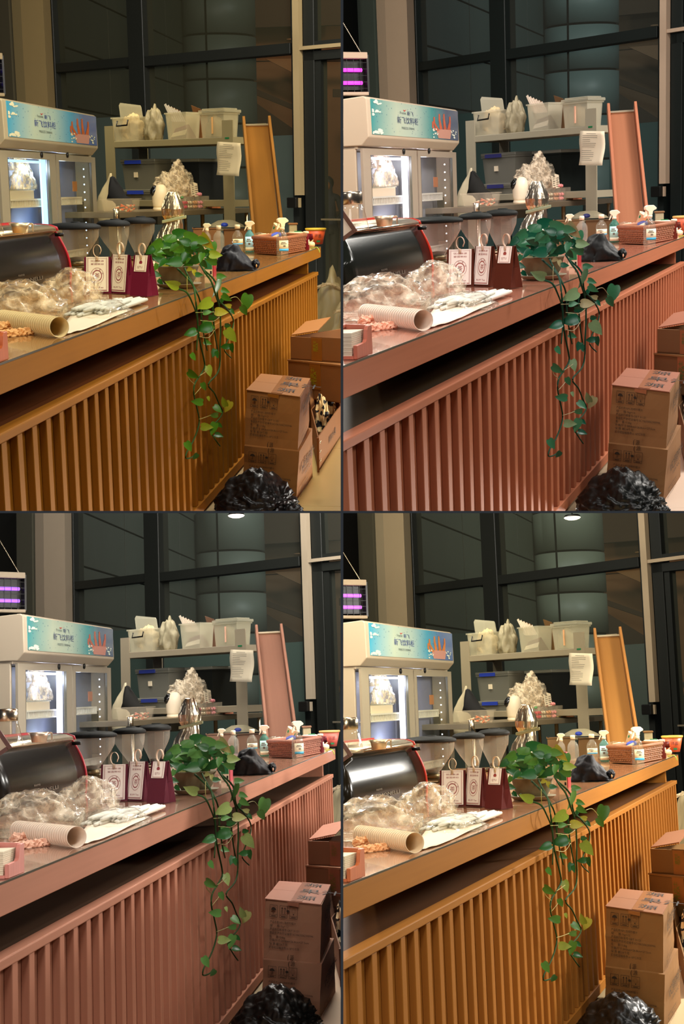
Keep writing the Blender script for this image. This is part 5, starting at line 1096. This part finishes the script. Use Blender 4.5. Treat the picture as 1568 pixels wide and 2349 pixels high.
# ================================================================ CARTONS IN FRONT OF THE COUNTER
def carton_pair():
    ZA = FLOOR + .255; ZC2 = ZA + .262
    tp = [on_z(566, 893.4, ZC2), on_z(693.8, 912.5, ZC2), on_z(714.7, 867.7, ZC2), on_z(597, 854.7, ZC2)]
    b0, b1 = on_z(558.6, 1022.3, ZA), on_z(686.5, 1039.3, ZA); sh = ((b0 - tp[0]) + (b1 - tp[1])) / 2; sh.z = ZA - ZC2
    bt = [b0, b1, tp[2] + sh * .9, tp[3] + sh * .9]
    for p in bt: p.z = ZA
    tp2 = [p.copy() for p in (on_z(557.5, 1026, ZA), on_z(690, 1043, ZA), on_z(719, 985, ZA), bt[3])]
    c0, c1, c2 = on_z(553, 1142, FLOOR), on_z(680.7, 1164, FLOOR), on_z(718.7, 1102, FLOOR); bt2 = [c0, c1, c2, c0 + (c2 - c1)]
    return (tp, bt), (tp2, bt2)
LINES = ['产品名称:NFC原榨柠檬汁', '规      格:1kg×12', '产品执行标准号:GB/T 31121', '食品生产许可证编号:SC10635062300946', '毛      重:13.6kg', '外箱尺寸:34.0cm×26.8cm×27.5cm', '保 质 期:24个月', '贮存和运输条件:≤-18℃冷冻']
WID = [.465, .335, .525, .775, .285, .70, .32, .535]
def battered(tp, bt, seed, nx=7, nz=6, amp=.010):
    b_ = B(); rs = []
    for j in range(nz + 1):
        v = j / nz; r = []
        for k in range(4):
            for i in range(nx):
                u = i / nx; p = bt[k].lerp(bt[(k + 1) % 4], u).lerp(tp[k].lerp(tp[(k + 1) % 4], u), v)
                c_ = sum(bt, Vector()) / 4; o_ = (p - c_); o_.z = 0
                bul = amp * (.6 * math.sin(u * math.pi) * math.sin(v * math.pi) + .9 * noise.noise(Vector((u * 2 + k * 3, v * 3, seed))) * (1 if 0 < v < 1 else .3))
                r.append(p + o_.normalized() * bul)
        rs.append(r)
    return b_.rings(rs).done(False)
for i, (tp, bt) in enumerate(carton_pair()):
    o = (bt[0] + bt[2]) / 2
    t = Thing('printed_carton', 'carton', ('taped brown carton on top of the printed stack', 'battered brown carton at the bottom of the printed stack')[i], (o.x, o.y, bt[0].z + .001))
    t.rpart('carton_body', battered(tp, bt, i * 5.3), 'card')
    fq = [tp[0], tp[1], bt[1], bt[0]]; fn = (tp[1] - tp[0]).cross(Vector((0, 0, 1))).normalized(); fn = -fn if fn.dot(CAMF) > 0 else fn; of = fn * .012
    sq = [tp[1], tp[2], bt[2], bt[1]]; sn = (tp[2] - tp[1]).cross(Vector((0, 0, 1))).normalized(); sn = -sn if sn.dot(CAMR) < 0 else sn; os_ = sn * .012
    if i == 0:
        ct = sum(tp, Vector()) / 4
        t.rpart('flap', B().slab([[tp[0] - fn * -.006, tp[1] + fn * .006], [tp[0].lerp(tp[3], .497), tp[1].lerp(tp[2], .497)]], (0, 0, .004)).done(), 'card_lit')
        t.rpart('flap', B().slab([[tp[0].lerp(tp[3], .503), tp[1].lerp(tp[2], .503)], [tp[3], tp[2]]], (0, 0, .004)).done(), 'card_lit')
        tq = [tp[0].lerp(tp[1], .46) + UP * .005, tp[0].lerp(tp[1], .66) + UP * .005, tp[3].lerp(tp[2], .66) + UP * .005, tp[3].lerp(tp[2], .46) + UP * .005]
        tpz = t.rpart('tape', B().slab([[tq[0], tq[1]], [tq[3], tq[2]]], (0, 0, .0012)).done(), 'tape')
        g = B()
        for v in (.16, .82): g.text_on('源', [tq[3], tq[2], tq[1], tq[0]], .28, v + .06, .20, off=UP * .002).shape_on([(.5 + .42 * math.cos(a) * r, v + .1 * math.sin(a) * r) for r, a in [(1, x * .2 - .9) for x in range(10)] + [(.85, .9 - x * .2) for x in range(10)]], [tq[3], tq[2], tq[1], tq[0]], off=UP * .002)
        g.text_on('果汁', [tq[3], tq[2], tq[1], tq[0]], .2, .56, .22, off=UP * .002); me = g.done(); me.transform(t.mtx.inverted()); tpz.part('printed_mark', me, 'ink_black')
        t.rpart('tape_end', B().slab([[fq[0].lerp(fq[1], .44) + of * 1.1, fq[0].lerp(fq[1], .64) + of * 1.1], [fq[0].lerp(fq[1], .44).lerp(fq[3].lerp(fq[2], .44), .05) + of * 1.2, fq[0].lerp(fq[1], .64).lerp(fq[3].lerp(fq[2], .64), .07) + of * 1.2]], fn * .002).done(), 'tape')
    dv = .0 if i == 0 else .02
    g = B()
    for k, (ln, wd_) in enumerate(zip(LINES, WID)): g.text_on(ln, fq, .125, .385 + k * .0615 + dv, .05, fit=wd_, off=of)
    t.rpart('printed_text', g.done(), 'card_ink')
    g = B()
    for k, u_ in enumerate((.115, .295, .475)):
        v0, v1, w_ = .075 + dv, .285 + dv, .14
        def L4(a, b_, c_, d_): g.shape_on([(a, b_), (c_, b_), (c_, d_), (a, d_)], fq, off=of)
        L4(u_, v0, u_ + w_, v0 + .006); L4(u_, v1 - .006, u_ + w_, v1); L4(u_, v0, u_ + .005, v1); L4(u_ + w_ - .005, v0, u_ + w_, v1); L4(u_, v0 + .165, u_ + w_, v0 + .170); L4(u_ + .03, v0 + .182, u_ + w_ - .03, v0 + .195)
        cx = u_ + w_ / 2
        if k == 0:
            g.shape_on([(cx - .045, v0 + .09)] + [(cx + .045 * math.cos(a), v0 + .09 - .05 * math.sin(a)) for a in [math.pi * (1 - i_ / 10) for i_ in range(1, 10)]] + [(cx + .045, v0 + .09)], fq, off=of); L4(cx - .003, v0 + .09, cx + .003, v0 + .145); L4(cx - .015, v0 + .143, cx + .003, v0 + .149)
            for j in range(4): L4(cx + .0 + j * .014, v0 + .014 + j * .004, cx + .004 + j * .014, v0 + .03 + j * .004)
        if k == 1:
            for dx in (-.025, .025): L4(cx + dx - .004, v0 + .05, cx + dx + .004, v0 + .14); g.shape_on([(cx + dx - .017, v0 + .055), (cx + dx + .017, v0 + .055), (cx + dx, v0 + .02)], fq, off=of)
            L4(cx - .05, v0 + .146, cx + .05, v0 + .152)
        if k == 2:
            for j in range(12): a = j * math.pi / 6; g.shape_on([(cx + .012 * math.cos(a) , v0 + .075 + .012 * math.sin(a)), (cx + .045 * math.cos(a + .05), v0 + .075 + .05 * math.sin(a + .05)), (cx + .045 * math.cos(a - .05), v0 + .075 + .05 * math.sin(a - .05))], fq, off=of)
            g.shape_on([(cx + .011 * math.cos(j * .9), v0 + .135 + .012 * math.sin(j * .9)) for j in range(7)], fq, off=of)
    g.shape_on([(.445 + .026 * math.cos(j * .7), .16 + dv + .024 * math.sin(j * .7)) for j in range(9)], fq, off=of * 1.05)
    t.rpart('printed_icons', g.done(), 'card_ink')
    g = B().text_on('NFC原榨柠檬汁', sq, .10, (.36, .50)[i], .26, fit=.86, off=os_).text_on('100% NFC', sq, .3, (.50, .62)[i], .09, fit=.45, off=os_)
    for k in range(4): g.text_on(LINES[k][:14], sq, .08, .80 + k * .055, .04, fit=.5, off=os_)
    t.rpart('printed_text', g.done(), 'card_ink')
    t.rpart('printed_mark', B().text_on('源', fq, .50, (.985, .03)[i] - (0 if i == 0 else -.03), .10, off=of * 1.02).text_on('(', fq, .455, .985 if i == 0 else .07, .13, off=of * 1.02).done(), 'ink_black')
# open box of crumpled paper
HB = .19; ZO = FLOOR + HB
A_, B_, C_ = on_z(731.7, 1009, ZO), on_z(783, 928, ZO), on_z(712, 938, ZO); D_ = B_ + C_ - A_
def dn_(p): return Vector((p.x, p.y, FLOOR + .001))
t = Thing('open_box', 'carton', 'open brown carton of printed wrapping paper behind the printed stack', dn_(A_))
cen = (A_ + D_) / 2
for P0_, P1_ in ((A_, B_), (B_, D_), (D_, C_), (C_, A_)):
    n_ = Vector(((P1_ - P0_).y, -(P1_ - P0_).x, 0)).normalized() * .006
    t.rpart('side', B().slab([[P0_, P1_], [dn_(P0_), dn_(P1_)]], n_ if n_.dot(cen - P0_) > 0 else -n_).done(), 'card_dim')
t.rpart('box_floor', B().rings([[dn_(p) for p in (A_, B_, D_, C_)], [dn_(p) + UP * .006 for p in (A_, B_, D_, C_)]]).done(), 'card_dim')
fu = [C_, D_, D_ + UP * .15 + Vector((-.02, .05, 0)), C_ + UP * .15 + Vector((-.02, .05, 0))]
t.rpart('raised_flap', B().slab([[fu[0], fu[1]], [fu[3], fu[2]]], VA * .006).done(), 'card')
g = B().text_on('新鲜水果', [A_, B_, dn_(B_), dn_(A_)], .40, .62, .25, fit=.32, off=Vector((.004, -.002, 0))); t.rpart('printed_text', g.done(), 'card_ink')
g = B()
for k in range(3):
    for j in range(3): g.shape_on([(.05 + .012 * j, .2 + k * .27 + j * .01), (.062 + .012 * j, .22 + k * .27 + j * .01), (.09 + .012 * j, .15 + k * .27 + j * .01)], [A_, B_, dn_(B_), dn_(A_)], off=Vector((.003, -.002, 0)))
t.rpart('staple', g.done(), 'steel')
for i, (f_, hz, lab) in enumerate((((.30, .45), 20, 'crumpled black-and-white printed paper in the open carton'), ((.62, .5), 14, 'second crumple of printed paper deeper in the open carton'))):
    o = A_.lerp(B_, f_[0]).lerp(C_.lerp(D_, f_[0]), f_[1]); s = dep(o) / F_PX
    t = Thing('wrapping_paper', 'paper', lab, frame(Vector((o.x, o.y, FLOOR + .05)))); t.me = B(s).blob((0, 0, 20), (17, 34, 62 + hz), 61 + i, .4, 1.5, 4, ridge=True).done(False); t.m = 'crumple'
# back stack
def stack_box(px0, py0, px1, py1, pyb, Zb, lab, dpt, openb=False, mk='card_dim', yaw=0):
    a = on_z(px0, pyb, Zb); z = dep(a); s = z / F_PX; h = (pyb - py0) * s
    b_ = on_z(px1, pyb + (py1 - py0), Zb) ; r_ = (b_ - a); r_.z = 0
    m = frame(a, r_); w = r_.length
    t = Thing('stacked_carton', 'carton', lab, m)
    if openb:
        t.part('carton_body', B().box(0, w, 0, .01, 0, h).box(0, w, dpt - .01, dpt, 0, h).box(0, .01, .01, dpt - .01, 0, h).box(w - .01, w, .01, dpt - .01, 0, h).box(0, w, 0, dpt, 0, .01).done(), mk)
        t.rpart('flap', B().slab([[U(666, 763.5, 8.9), U(729, 753.5, 8.8)], [U(699, 732, 9.35), U(758, 722, 9.2)]], (0, 0, .006)).done(), 'card_lit')
        t.part('flap', B().slab([[(0, dpt, h), (w, dpt, h)], [(.02, dpt + .1, h + .06), (w, dpt + .1, h + .07)]], (0, 0, .006)).done(), mk)
        t.part('flap', B().slab([[(w, 0, h), (w, dpt, h)], [(w + .06, .0, h + .16), (w + .06, dpt, h + .17)]], (.006, 0, 0)).done(), 'card')
        t.part('flap', B().slab([[(w * .40, .0, h), (w, .0, h)], [(w * .40, .10, h - .012), (w, .10, h - .012)]], (0, 0, .006)).done(), mk)
    else:
        t.part('carton_body', B().box(0, w, 0, dpt, 0, h).bev(.008, 2).done(), mk)
        t.part('flap', B().box(.004, w - .004, -.006, dpt, h - .002, h + .008).done(), 'card')
    tw = t.part('tape', B().box(w * .42, w * .62, -.004, .001, h * .3 if not openb else h * .02, h - .001).done(), 'tape')
    tw.part('printed_mark', B().text('德克士', (w * .505, -.006, h * .42), (0, 0, 1), (-1, 0, 0), h * .16).text('TEKA', (w * .55, -.006, h * .40), (0, 0, 1), (-1, 0, 0), h * .16).done(), 'tape_green', label='yellow-green printed tape mark')
    return t, a, w, h
zA = 8.9
t1 = stack_box(657, 821, 786, 840, 906, U(657, 906, zA).z, 'closed carton in the middle of the rear stack', .62)
t2 = stack_box(664, 765, 786, 775, 819, U(657, 821, zA).z + .009, 'open-flapped carton on top of the rear stack', .58, True)
hz0 = U(657, 906, zA).z - FLOOR
a_ = on_z(652, 906, U(657, 906, zA).z); m = frame(Vector((a_.x, a_.y, FLOOR + .001)))
t = Thing('stacked_carton', 'carton', 'lowest carton of the rear stack, mostly hidden', m); t.part('carton_body', B().box(0, .42, .02, .7, 0, hz0 - .003).bev(.006, 1).done(), 'card_dim'); t.part('flap', B().box(.0, .42, .012, .7, hz0 - .012, hz0 - .004).done(), 'card')
# black trash bag
o = on_z(588, 1190, FLOOR); s = dep(o) / F_PX; m = frame(o, yaw=-6)
t = Thing('trash_bag', 'trash bag', 'shiny black trash bag lying against the counter foot', m)
b_ = B(s).blob((0, 40, 0), (106, 90, 104), 71, .16, 1.5, 6)
for v in b_.bm.verts:
    x = v.co.x / s; v.co.z *= 1.0 - .25 * max(0, x / 100) ** 2 - .3 * max(0, -x / 100)
    pv = v.co; kx, kz = pv.x - 70 * s, pv.z - 30 * s; an = math.atan2(kz, kx); ds = math.hypot(kx, kz); w_ = noise.noise(pv * 9); n_ = -abs(noise.noise(Vector((an * 3.2 + w_ * .5, ds * 5, pv.y * 6)))) - .45 * abs(noise.noise(Vector((an * 9 + w_, ds * 9, pv.y * 12)))) - .2 * abs(noise.noise(pv * 60)); v.co += v.co.normalized() * .036 * n_
t.part('bag_body', b_.done(True), 'trash'); t.part('bag_knot', B(s).blob((88, -20, 0), (24, 20, 26), 73, .5, 2.6, 4, ridge=True).done(True), 'trash')
# white bags beyond the counter end
for i, (px, py, z, r_, lab) in enumerate(((764, 815, 12.9, (54, 60, 205), 'tall translucent white sack standing beyond the counter end'), (800, 860, 12.2, (52, 50, 160), 'lower white sack beside the tall sack beyond the counter'))):
    m, s = at(px, py, z); m.translation.z = FLOOR
    t = Thing('white_sack', 'sack', lab, m); t.part('sack_body', B(s).blob((0, 20, 0), r_, 81 + i, .18, 1.6, 4, ridge=True).done(True), 'heap_white'); t.part('sack_rim', B(s).tube(bezier([(-r_[0] * .85, -12, r_[2] * .80), (-r_[0] * .3, -20, r_[2] * .84), (r_[0] * .3, -20, r_[2] * .76), (r_[0] * .85, -10, r_[2] * .62)], 6), 4).done(True), 'film_milky')
# ================================================================ PERSON beyond the glass door
m, s = at(738, 480, 25.0); m.translation.z = FLOOR
t = Thing('person', 'person', 'dim standing person in dark blue beyond the glass door', m)
bm = bmesh.new(); SKV = {}
def sv(k, p): SKV[k] = bm.verts.new(p)
for k, p in dict(pel=(0, 0, .92), ch=(0, .01, 1.18), up=(0, .01, 1.36), nk=(0, .0, 1.46), hd=(-.0, -.02, 1.56), top=(0, -.01, 1.66), sl=(-.17, .01, 1.36), el=(-.22, .02, 1.10), hl=(-.18, -.14, .92), sr=(.17, .01, 1.36), er=(.23, .0, 1.10), hr=(.14, -.18, 1.0), kl=(-.09, -.02, .50), al=(-.09, .02, .09), fl=(-.09, -.13, .04), kr=(.09, -.02, .50), ar=(.1, .02, .09), fr=(.1, -.13, .04), pl=(-.09, 0, .86), pr=(.09, 0, .86)).items(): sv(k, p)
for e in ('pel ch', 'ch up', 'up nk', 'nk hd', 'hd top', 'up sl', 'sl el', 'el hl', 'up sr', 'sr er', 'er hr', 'pel pl', 'pl kl', 'kl al', 'al fl', 'pel pr', 'pr kr', 'kr ar', 'ar fr'):
    a, b_ = e.split(); bm.edges.new((SKV[a], SKV[b_]))
RAD = dict(pel=.14, ch=.145, up=.12, nk=.055, hd=.085, top=.075, sl=.065, el=.045, hl=.036, sr=.065, er=.045, hr=.036, pl=.095, kl=.06, al=.042, fl=.035, pr=.095, kr=.06, ar=.042, fr=.035)
bm.verts.index_update(); order = [k for k in SKV]; me = bpy.data.meshes.new('m'); bm.to_mesh(me); bm.free()
o = bpy.data.objects.new('figure', me); COL.objects.link(o); md = o.modifiers.new('s', 'SKIN'); o.modifiers.new('d', 'SUBSURF').levels = 2
for i, k in enumerate(order): me.skin_vertices[0].data[i].radius = (RAD[k], RAD[k] * (.72 if k in ('pel', 'ch', 'up') else 1)); me.skin_vertices[0].data[i].use_root = (k == 'pel')
ev_ = bpy.data.meshes.new_from_object(o.evaluated_get(bpy.context.evaluated_depsgraph_get())); bpy.data.objects.remove(o); ev_.materials.clear()
t.part('body', ev_, 'navy')
t.part('hair', B().blob((.0, .015, 1.60), (.098, .105, .12), 91, .08, 2, 3, flat=False).done(True), 'hair')
t.part('face', B().blob((-.03, -.065, 1.555), (.06, .06, .08), 92, .02, 2, 3, flat=False).done(True), 'skin')
t.part('trousers', B().lathe([(.15, .90), (.16, .80), (.155, .74)], n=16, sy=.75).tube([(-.09, 0, .84), (-.09, -.02, .5), (-.09, .02, .1)], [.10, .078, .062], 12).tube([(.09, 0, .84), (.09, -.02, .5), (.1, .02, .1)], [.10, .078, .062], 12).done(True), 'trousers')
# ================================================================ lights per room: added unseen fills, front lamps, fridge light
ROOM_LIGHTS = []
def room_light(name, p, aim, size, watts, col):
    def fn(M, q):
        d = bpy.data.lights.new(name, 'AREA'); d.shape = 'DISK'; d.size = size; d.energy = watts; d.color = col[q] if isinstance(col, list) else col
        o = bpy.data.objects.new(name, d); COL.objects.link(o); o.location = M @ Vector(p)
        o.rotation_euler = (M @ Vector(aim) - M @ Vector(p)).to_track_quat('-Z', 'Y').to_euler()
    ROOM_LIGHTS.append(fn)
LW = [1.0, 1.0, 1.0, 1.0]
def room_fill(name, px, py, z, ax, ay, az, size, watts, col=(1, .95, .86), k=(.22, .18, .42, .40)):
    p, a = U(px, py, z), U(ax, ay, az)
    def fn(M, q):
        d = bpy.data.lights.new(name, 'AREA'); d.shape = 'DISK'; d.size = size; d.energy = watts * k[q]; d.color = col
        o = bpy.data.objects.new(name, d); COL.objects.link(o); o.location = M @ p
        o.rotation_euler = ((M @ a) - (M @ p)).to_track_quat('-Z', 'Y').to_euler()
    ROOM_LIGHTS.append(fn)
room_fill('work_fill', 150, -200, 10.8, 160, 450, 12.5, .5, 130)  # unseen lights added to brighten the back of the room
room_fill('work_fill', 420, -200, 11.2, 420, 520, 11.5, .5, 130)
room_fill('work_fill', 640, -200, 10.4, 660, 640, 10.4, .5, 110)
room_fill('rack_fill', 400, -330, 14.6, 400, 400, 17.5, 1.2, 110)  # unseen light added to brighten the rack
room_fill('rack_fill', 60, -330, 16.0, 60, 150, 20.0, 1.2, 420, k=(.5, .4, .6, .6))  # unseen light added to brighten the pillar and left wall
room_fill('column_fill', 1040, -420, 30.0, 500, 180, 37.5, 1.6, 420, (.86, 1.0, 1.0), (1, 1, 1, 1))  # unseen light added outside to brighten the column from its right
def front_lamp(X, Y, Z, size, watts, k):
    def fn(M, q):
        if not k[q]: return
        d = bpy.data.lights.new('front_lamp', 'AREA'); d.shape = 'DISK'; d.size = size; d.energy = watts * k[q]; d.color = (1, .95, .87)
        o = bpy.data.objects.new('front_lamp', d); COL.objects.link(o); o.location = M @ Vector((X, Y, Z))
        o.rotation_euler = ((M @ Vector((-1.2, Y - .6, -.9))) - (M @ Vector((X, Y, Z)))).to_track_quat('-Z', 'Y').to_euler()
    ROOM_LIGHTS.append(fn)
front_lamp(3.4, 9.0, 2.6, .8, 300, (.52, .28, 0, 0)); front_lamp(3.4, 13.0, 2.6, .8, 300, (.48, .14, 0, 0))
front_lamp(3.0, 8.5, .75, .6, 230, (0, 0, .95, .14)); front_lamp(3.2, 12.5, .75, .6, 230, (0, 0, .68, .08))
room_fill('counter_fill', 90, -110, 5.2, 110, 720, 4.9, .10, 12, k=(.8, 1.4, 1.1, 1.0))  # unseen light added to brighten the near counter top
room_fill('floor_fill', 720, -90, 8.6, 735, 1100, 7.3, .4, 62, k=(1, .12, .9, .12))  # unseen light added overhead to brighten the floor by the cartons
room_fill('hall_fill', 700, -350, 44.0, 690, 150, 53, 2.0, 500, (1.0, .8, .6), (1, 1, 1, 1))  # unseen light added to make the far hall visible
def fridge_light(M, q):
    for dy_, zz_, wt in ((fx(104, 420), ZB - .15, 14), (fx(175, 420), ZB - .12, 7), (fx(104, 420), ZB - .75, 10)):
        d = bpy.data.lights.new('fridge_light', 'POINT'); d.energy = wt * .8; d.shadow_soft_size = .04; d.color = ((.62, .78, 1), (.85, .86, 1), (.72, .8, 1), (.75, .82, 1))[q]
        o = bpy.data.objects.new('fridge_light', d); COL.objects.link(o); o.location = M @ FM @ Vector((dy_ - .1, .11, zz_))
ROOM_LIGHTS.append(fridge_light)
# ---------------------------------------------------------------- build the set once per room, each cut at its room's edge
def edge_planes(q):
    x0, y0, x1, y1 = ROOM_BOX[q]; pl = []
    cx, cy = W_PX / 2, H_PX / 2
    rot = WORLD.to_3x3()
    for val, axis, sgn in ((x0, 0, 1), (x1, 0, -1), (y0, 1, 1), (y1, 1, -1)):
        if val < 0 or val > (W_PX if axis == 0 else H_PX): continue
        n = Vector((1, -(val - cx) / F_PX, 0)) if axis == 0 else Vector((0, -(val - cy) / F_PX, -1))
        pl.append(rot @ (n * sgn))                     # keep where n.p > 0
    return pl
PLANES = [edge_planes(q) for q in range(4)]
INV_CAM = WORLD.inverted()
def visible(mw, co, margin):
    p = co @ np.array((INV_CAM @ mw).to_3x3()).T + np.array((INV_CAM @ mw).translation)
    d = np.maximum(p[:, 1], .2); x = p[:, 0] / d * F_PX + W_PX / 2; y = -p[:, 2] / d * F_PX + H_PX / 2
    return x.max() > -margin and x.min() < W_PX + margin and y.max() > -margin and y.min() < H_PX + margin
_co = {}
def coords_of(me):
    if me.name not in _co:
        a = np.empty(len(me.vertices) * 3); me.vertices.foreach_get('co', a); _co[me.name] = a.reshape(-1, 3)
    return _co[me.name]
def fitted(me, mw, q):
    co = coords_of(me)
    if len(co) == 0: return None
    wc = co @ np.array(mw.to_3x3()).T + np.array(mw.translation)
    cut = []
    for n in PLANES[q]:
        d = wc @ np.array(n)
        if d.max() <= 1e-5: return None
        if d.min() < 0: cut.append(n)
    if not visible(mw, co, 40): return None
    if not cut: return me
    bm = bmesh.new(); bm.from_mesh(me); inv = mw.inverted()
    o = inv @ Vector((0, 0, 0))
    for n in cut:
        nl = (mw.to_3x3().transposed() @ n).normalized()
        r = bmesh.ops.bisect_plane(bm, geom=bm.verts[:] + bm.edges[:] + bm.faces[:], plane_co=o, plane_no=nl, clear_inner=True, dist=1e-6)
        ed = [e for e in r['geom_cut'] if isinstance(e, bmesh.types.BMEdge) and e.is_valid and e.is_boundary]
        if ed: bmesh.ops.holes_fill(bm, edges=ed, sides=0)
    if not bm.faces: bm.free(); return None
    m2 = bpy.data.meshes.new('m'); bm.to_mesh(m2); bm.free()
    return m2
def make(node, q, parent, mw, top):
    me = fitted(node.me, mw, q) if node.me else None
    kids = [(k, mw @ k.mtx) for k in node.kids]
    o = bpy.data.objects.new(node.name, me)
    if me is not None:
        if len(me.materials) == 0: me.materials.append(None)
    COL.objects.link(o)
    if parent is None: o.matrix_world = mw
    else: o.parent = parent; o.matrix_parent_inverse = Matrix.Identity(4); o.matrix_basis = node.mtx
    n = 0
    for k, kw_ in kids: n += make(k, q, o, kw_, False)
    if me is None and n == 0:
        bpy.data.objects.remove(o); return 0
    if me is not None:
        o.material_slots[0].link = 'OBJECT'; o.material_slots[0].material = mat(node.m, q)
    if node.kind: o['kind'] = node.kind
    if node.label: o['label'] = node.label if not top else '%s in the %s' % (node.label, ROOM_WORD[q])
    if top:
        if node.kind != 'structure' or node.cat: o['category'] = node.cat
        if node.group: o['group'] = '%s in the %s' % (node.group, ROOM_WORD[q])
    return n + 1
for q in range(4):
    for t in THINGS:
        make(t, q, None, ROOM_M[q] @ t.mtx, True)
    for fn in ROOM_LIGHTS: fn(ROOM_M[q], q)
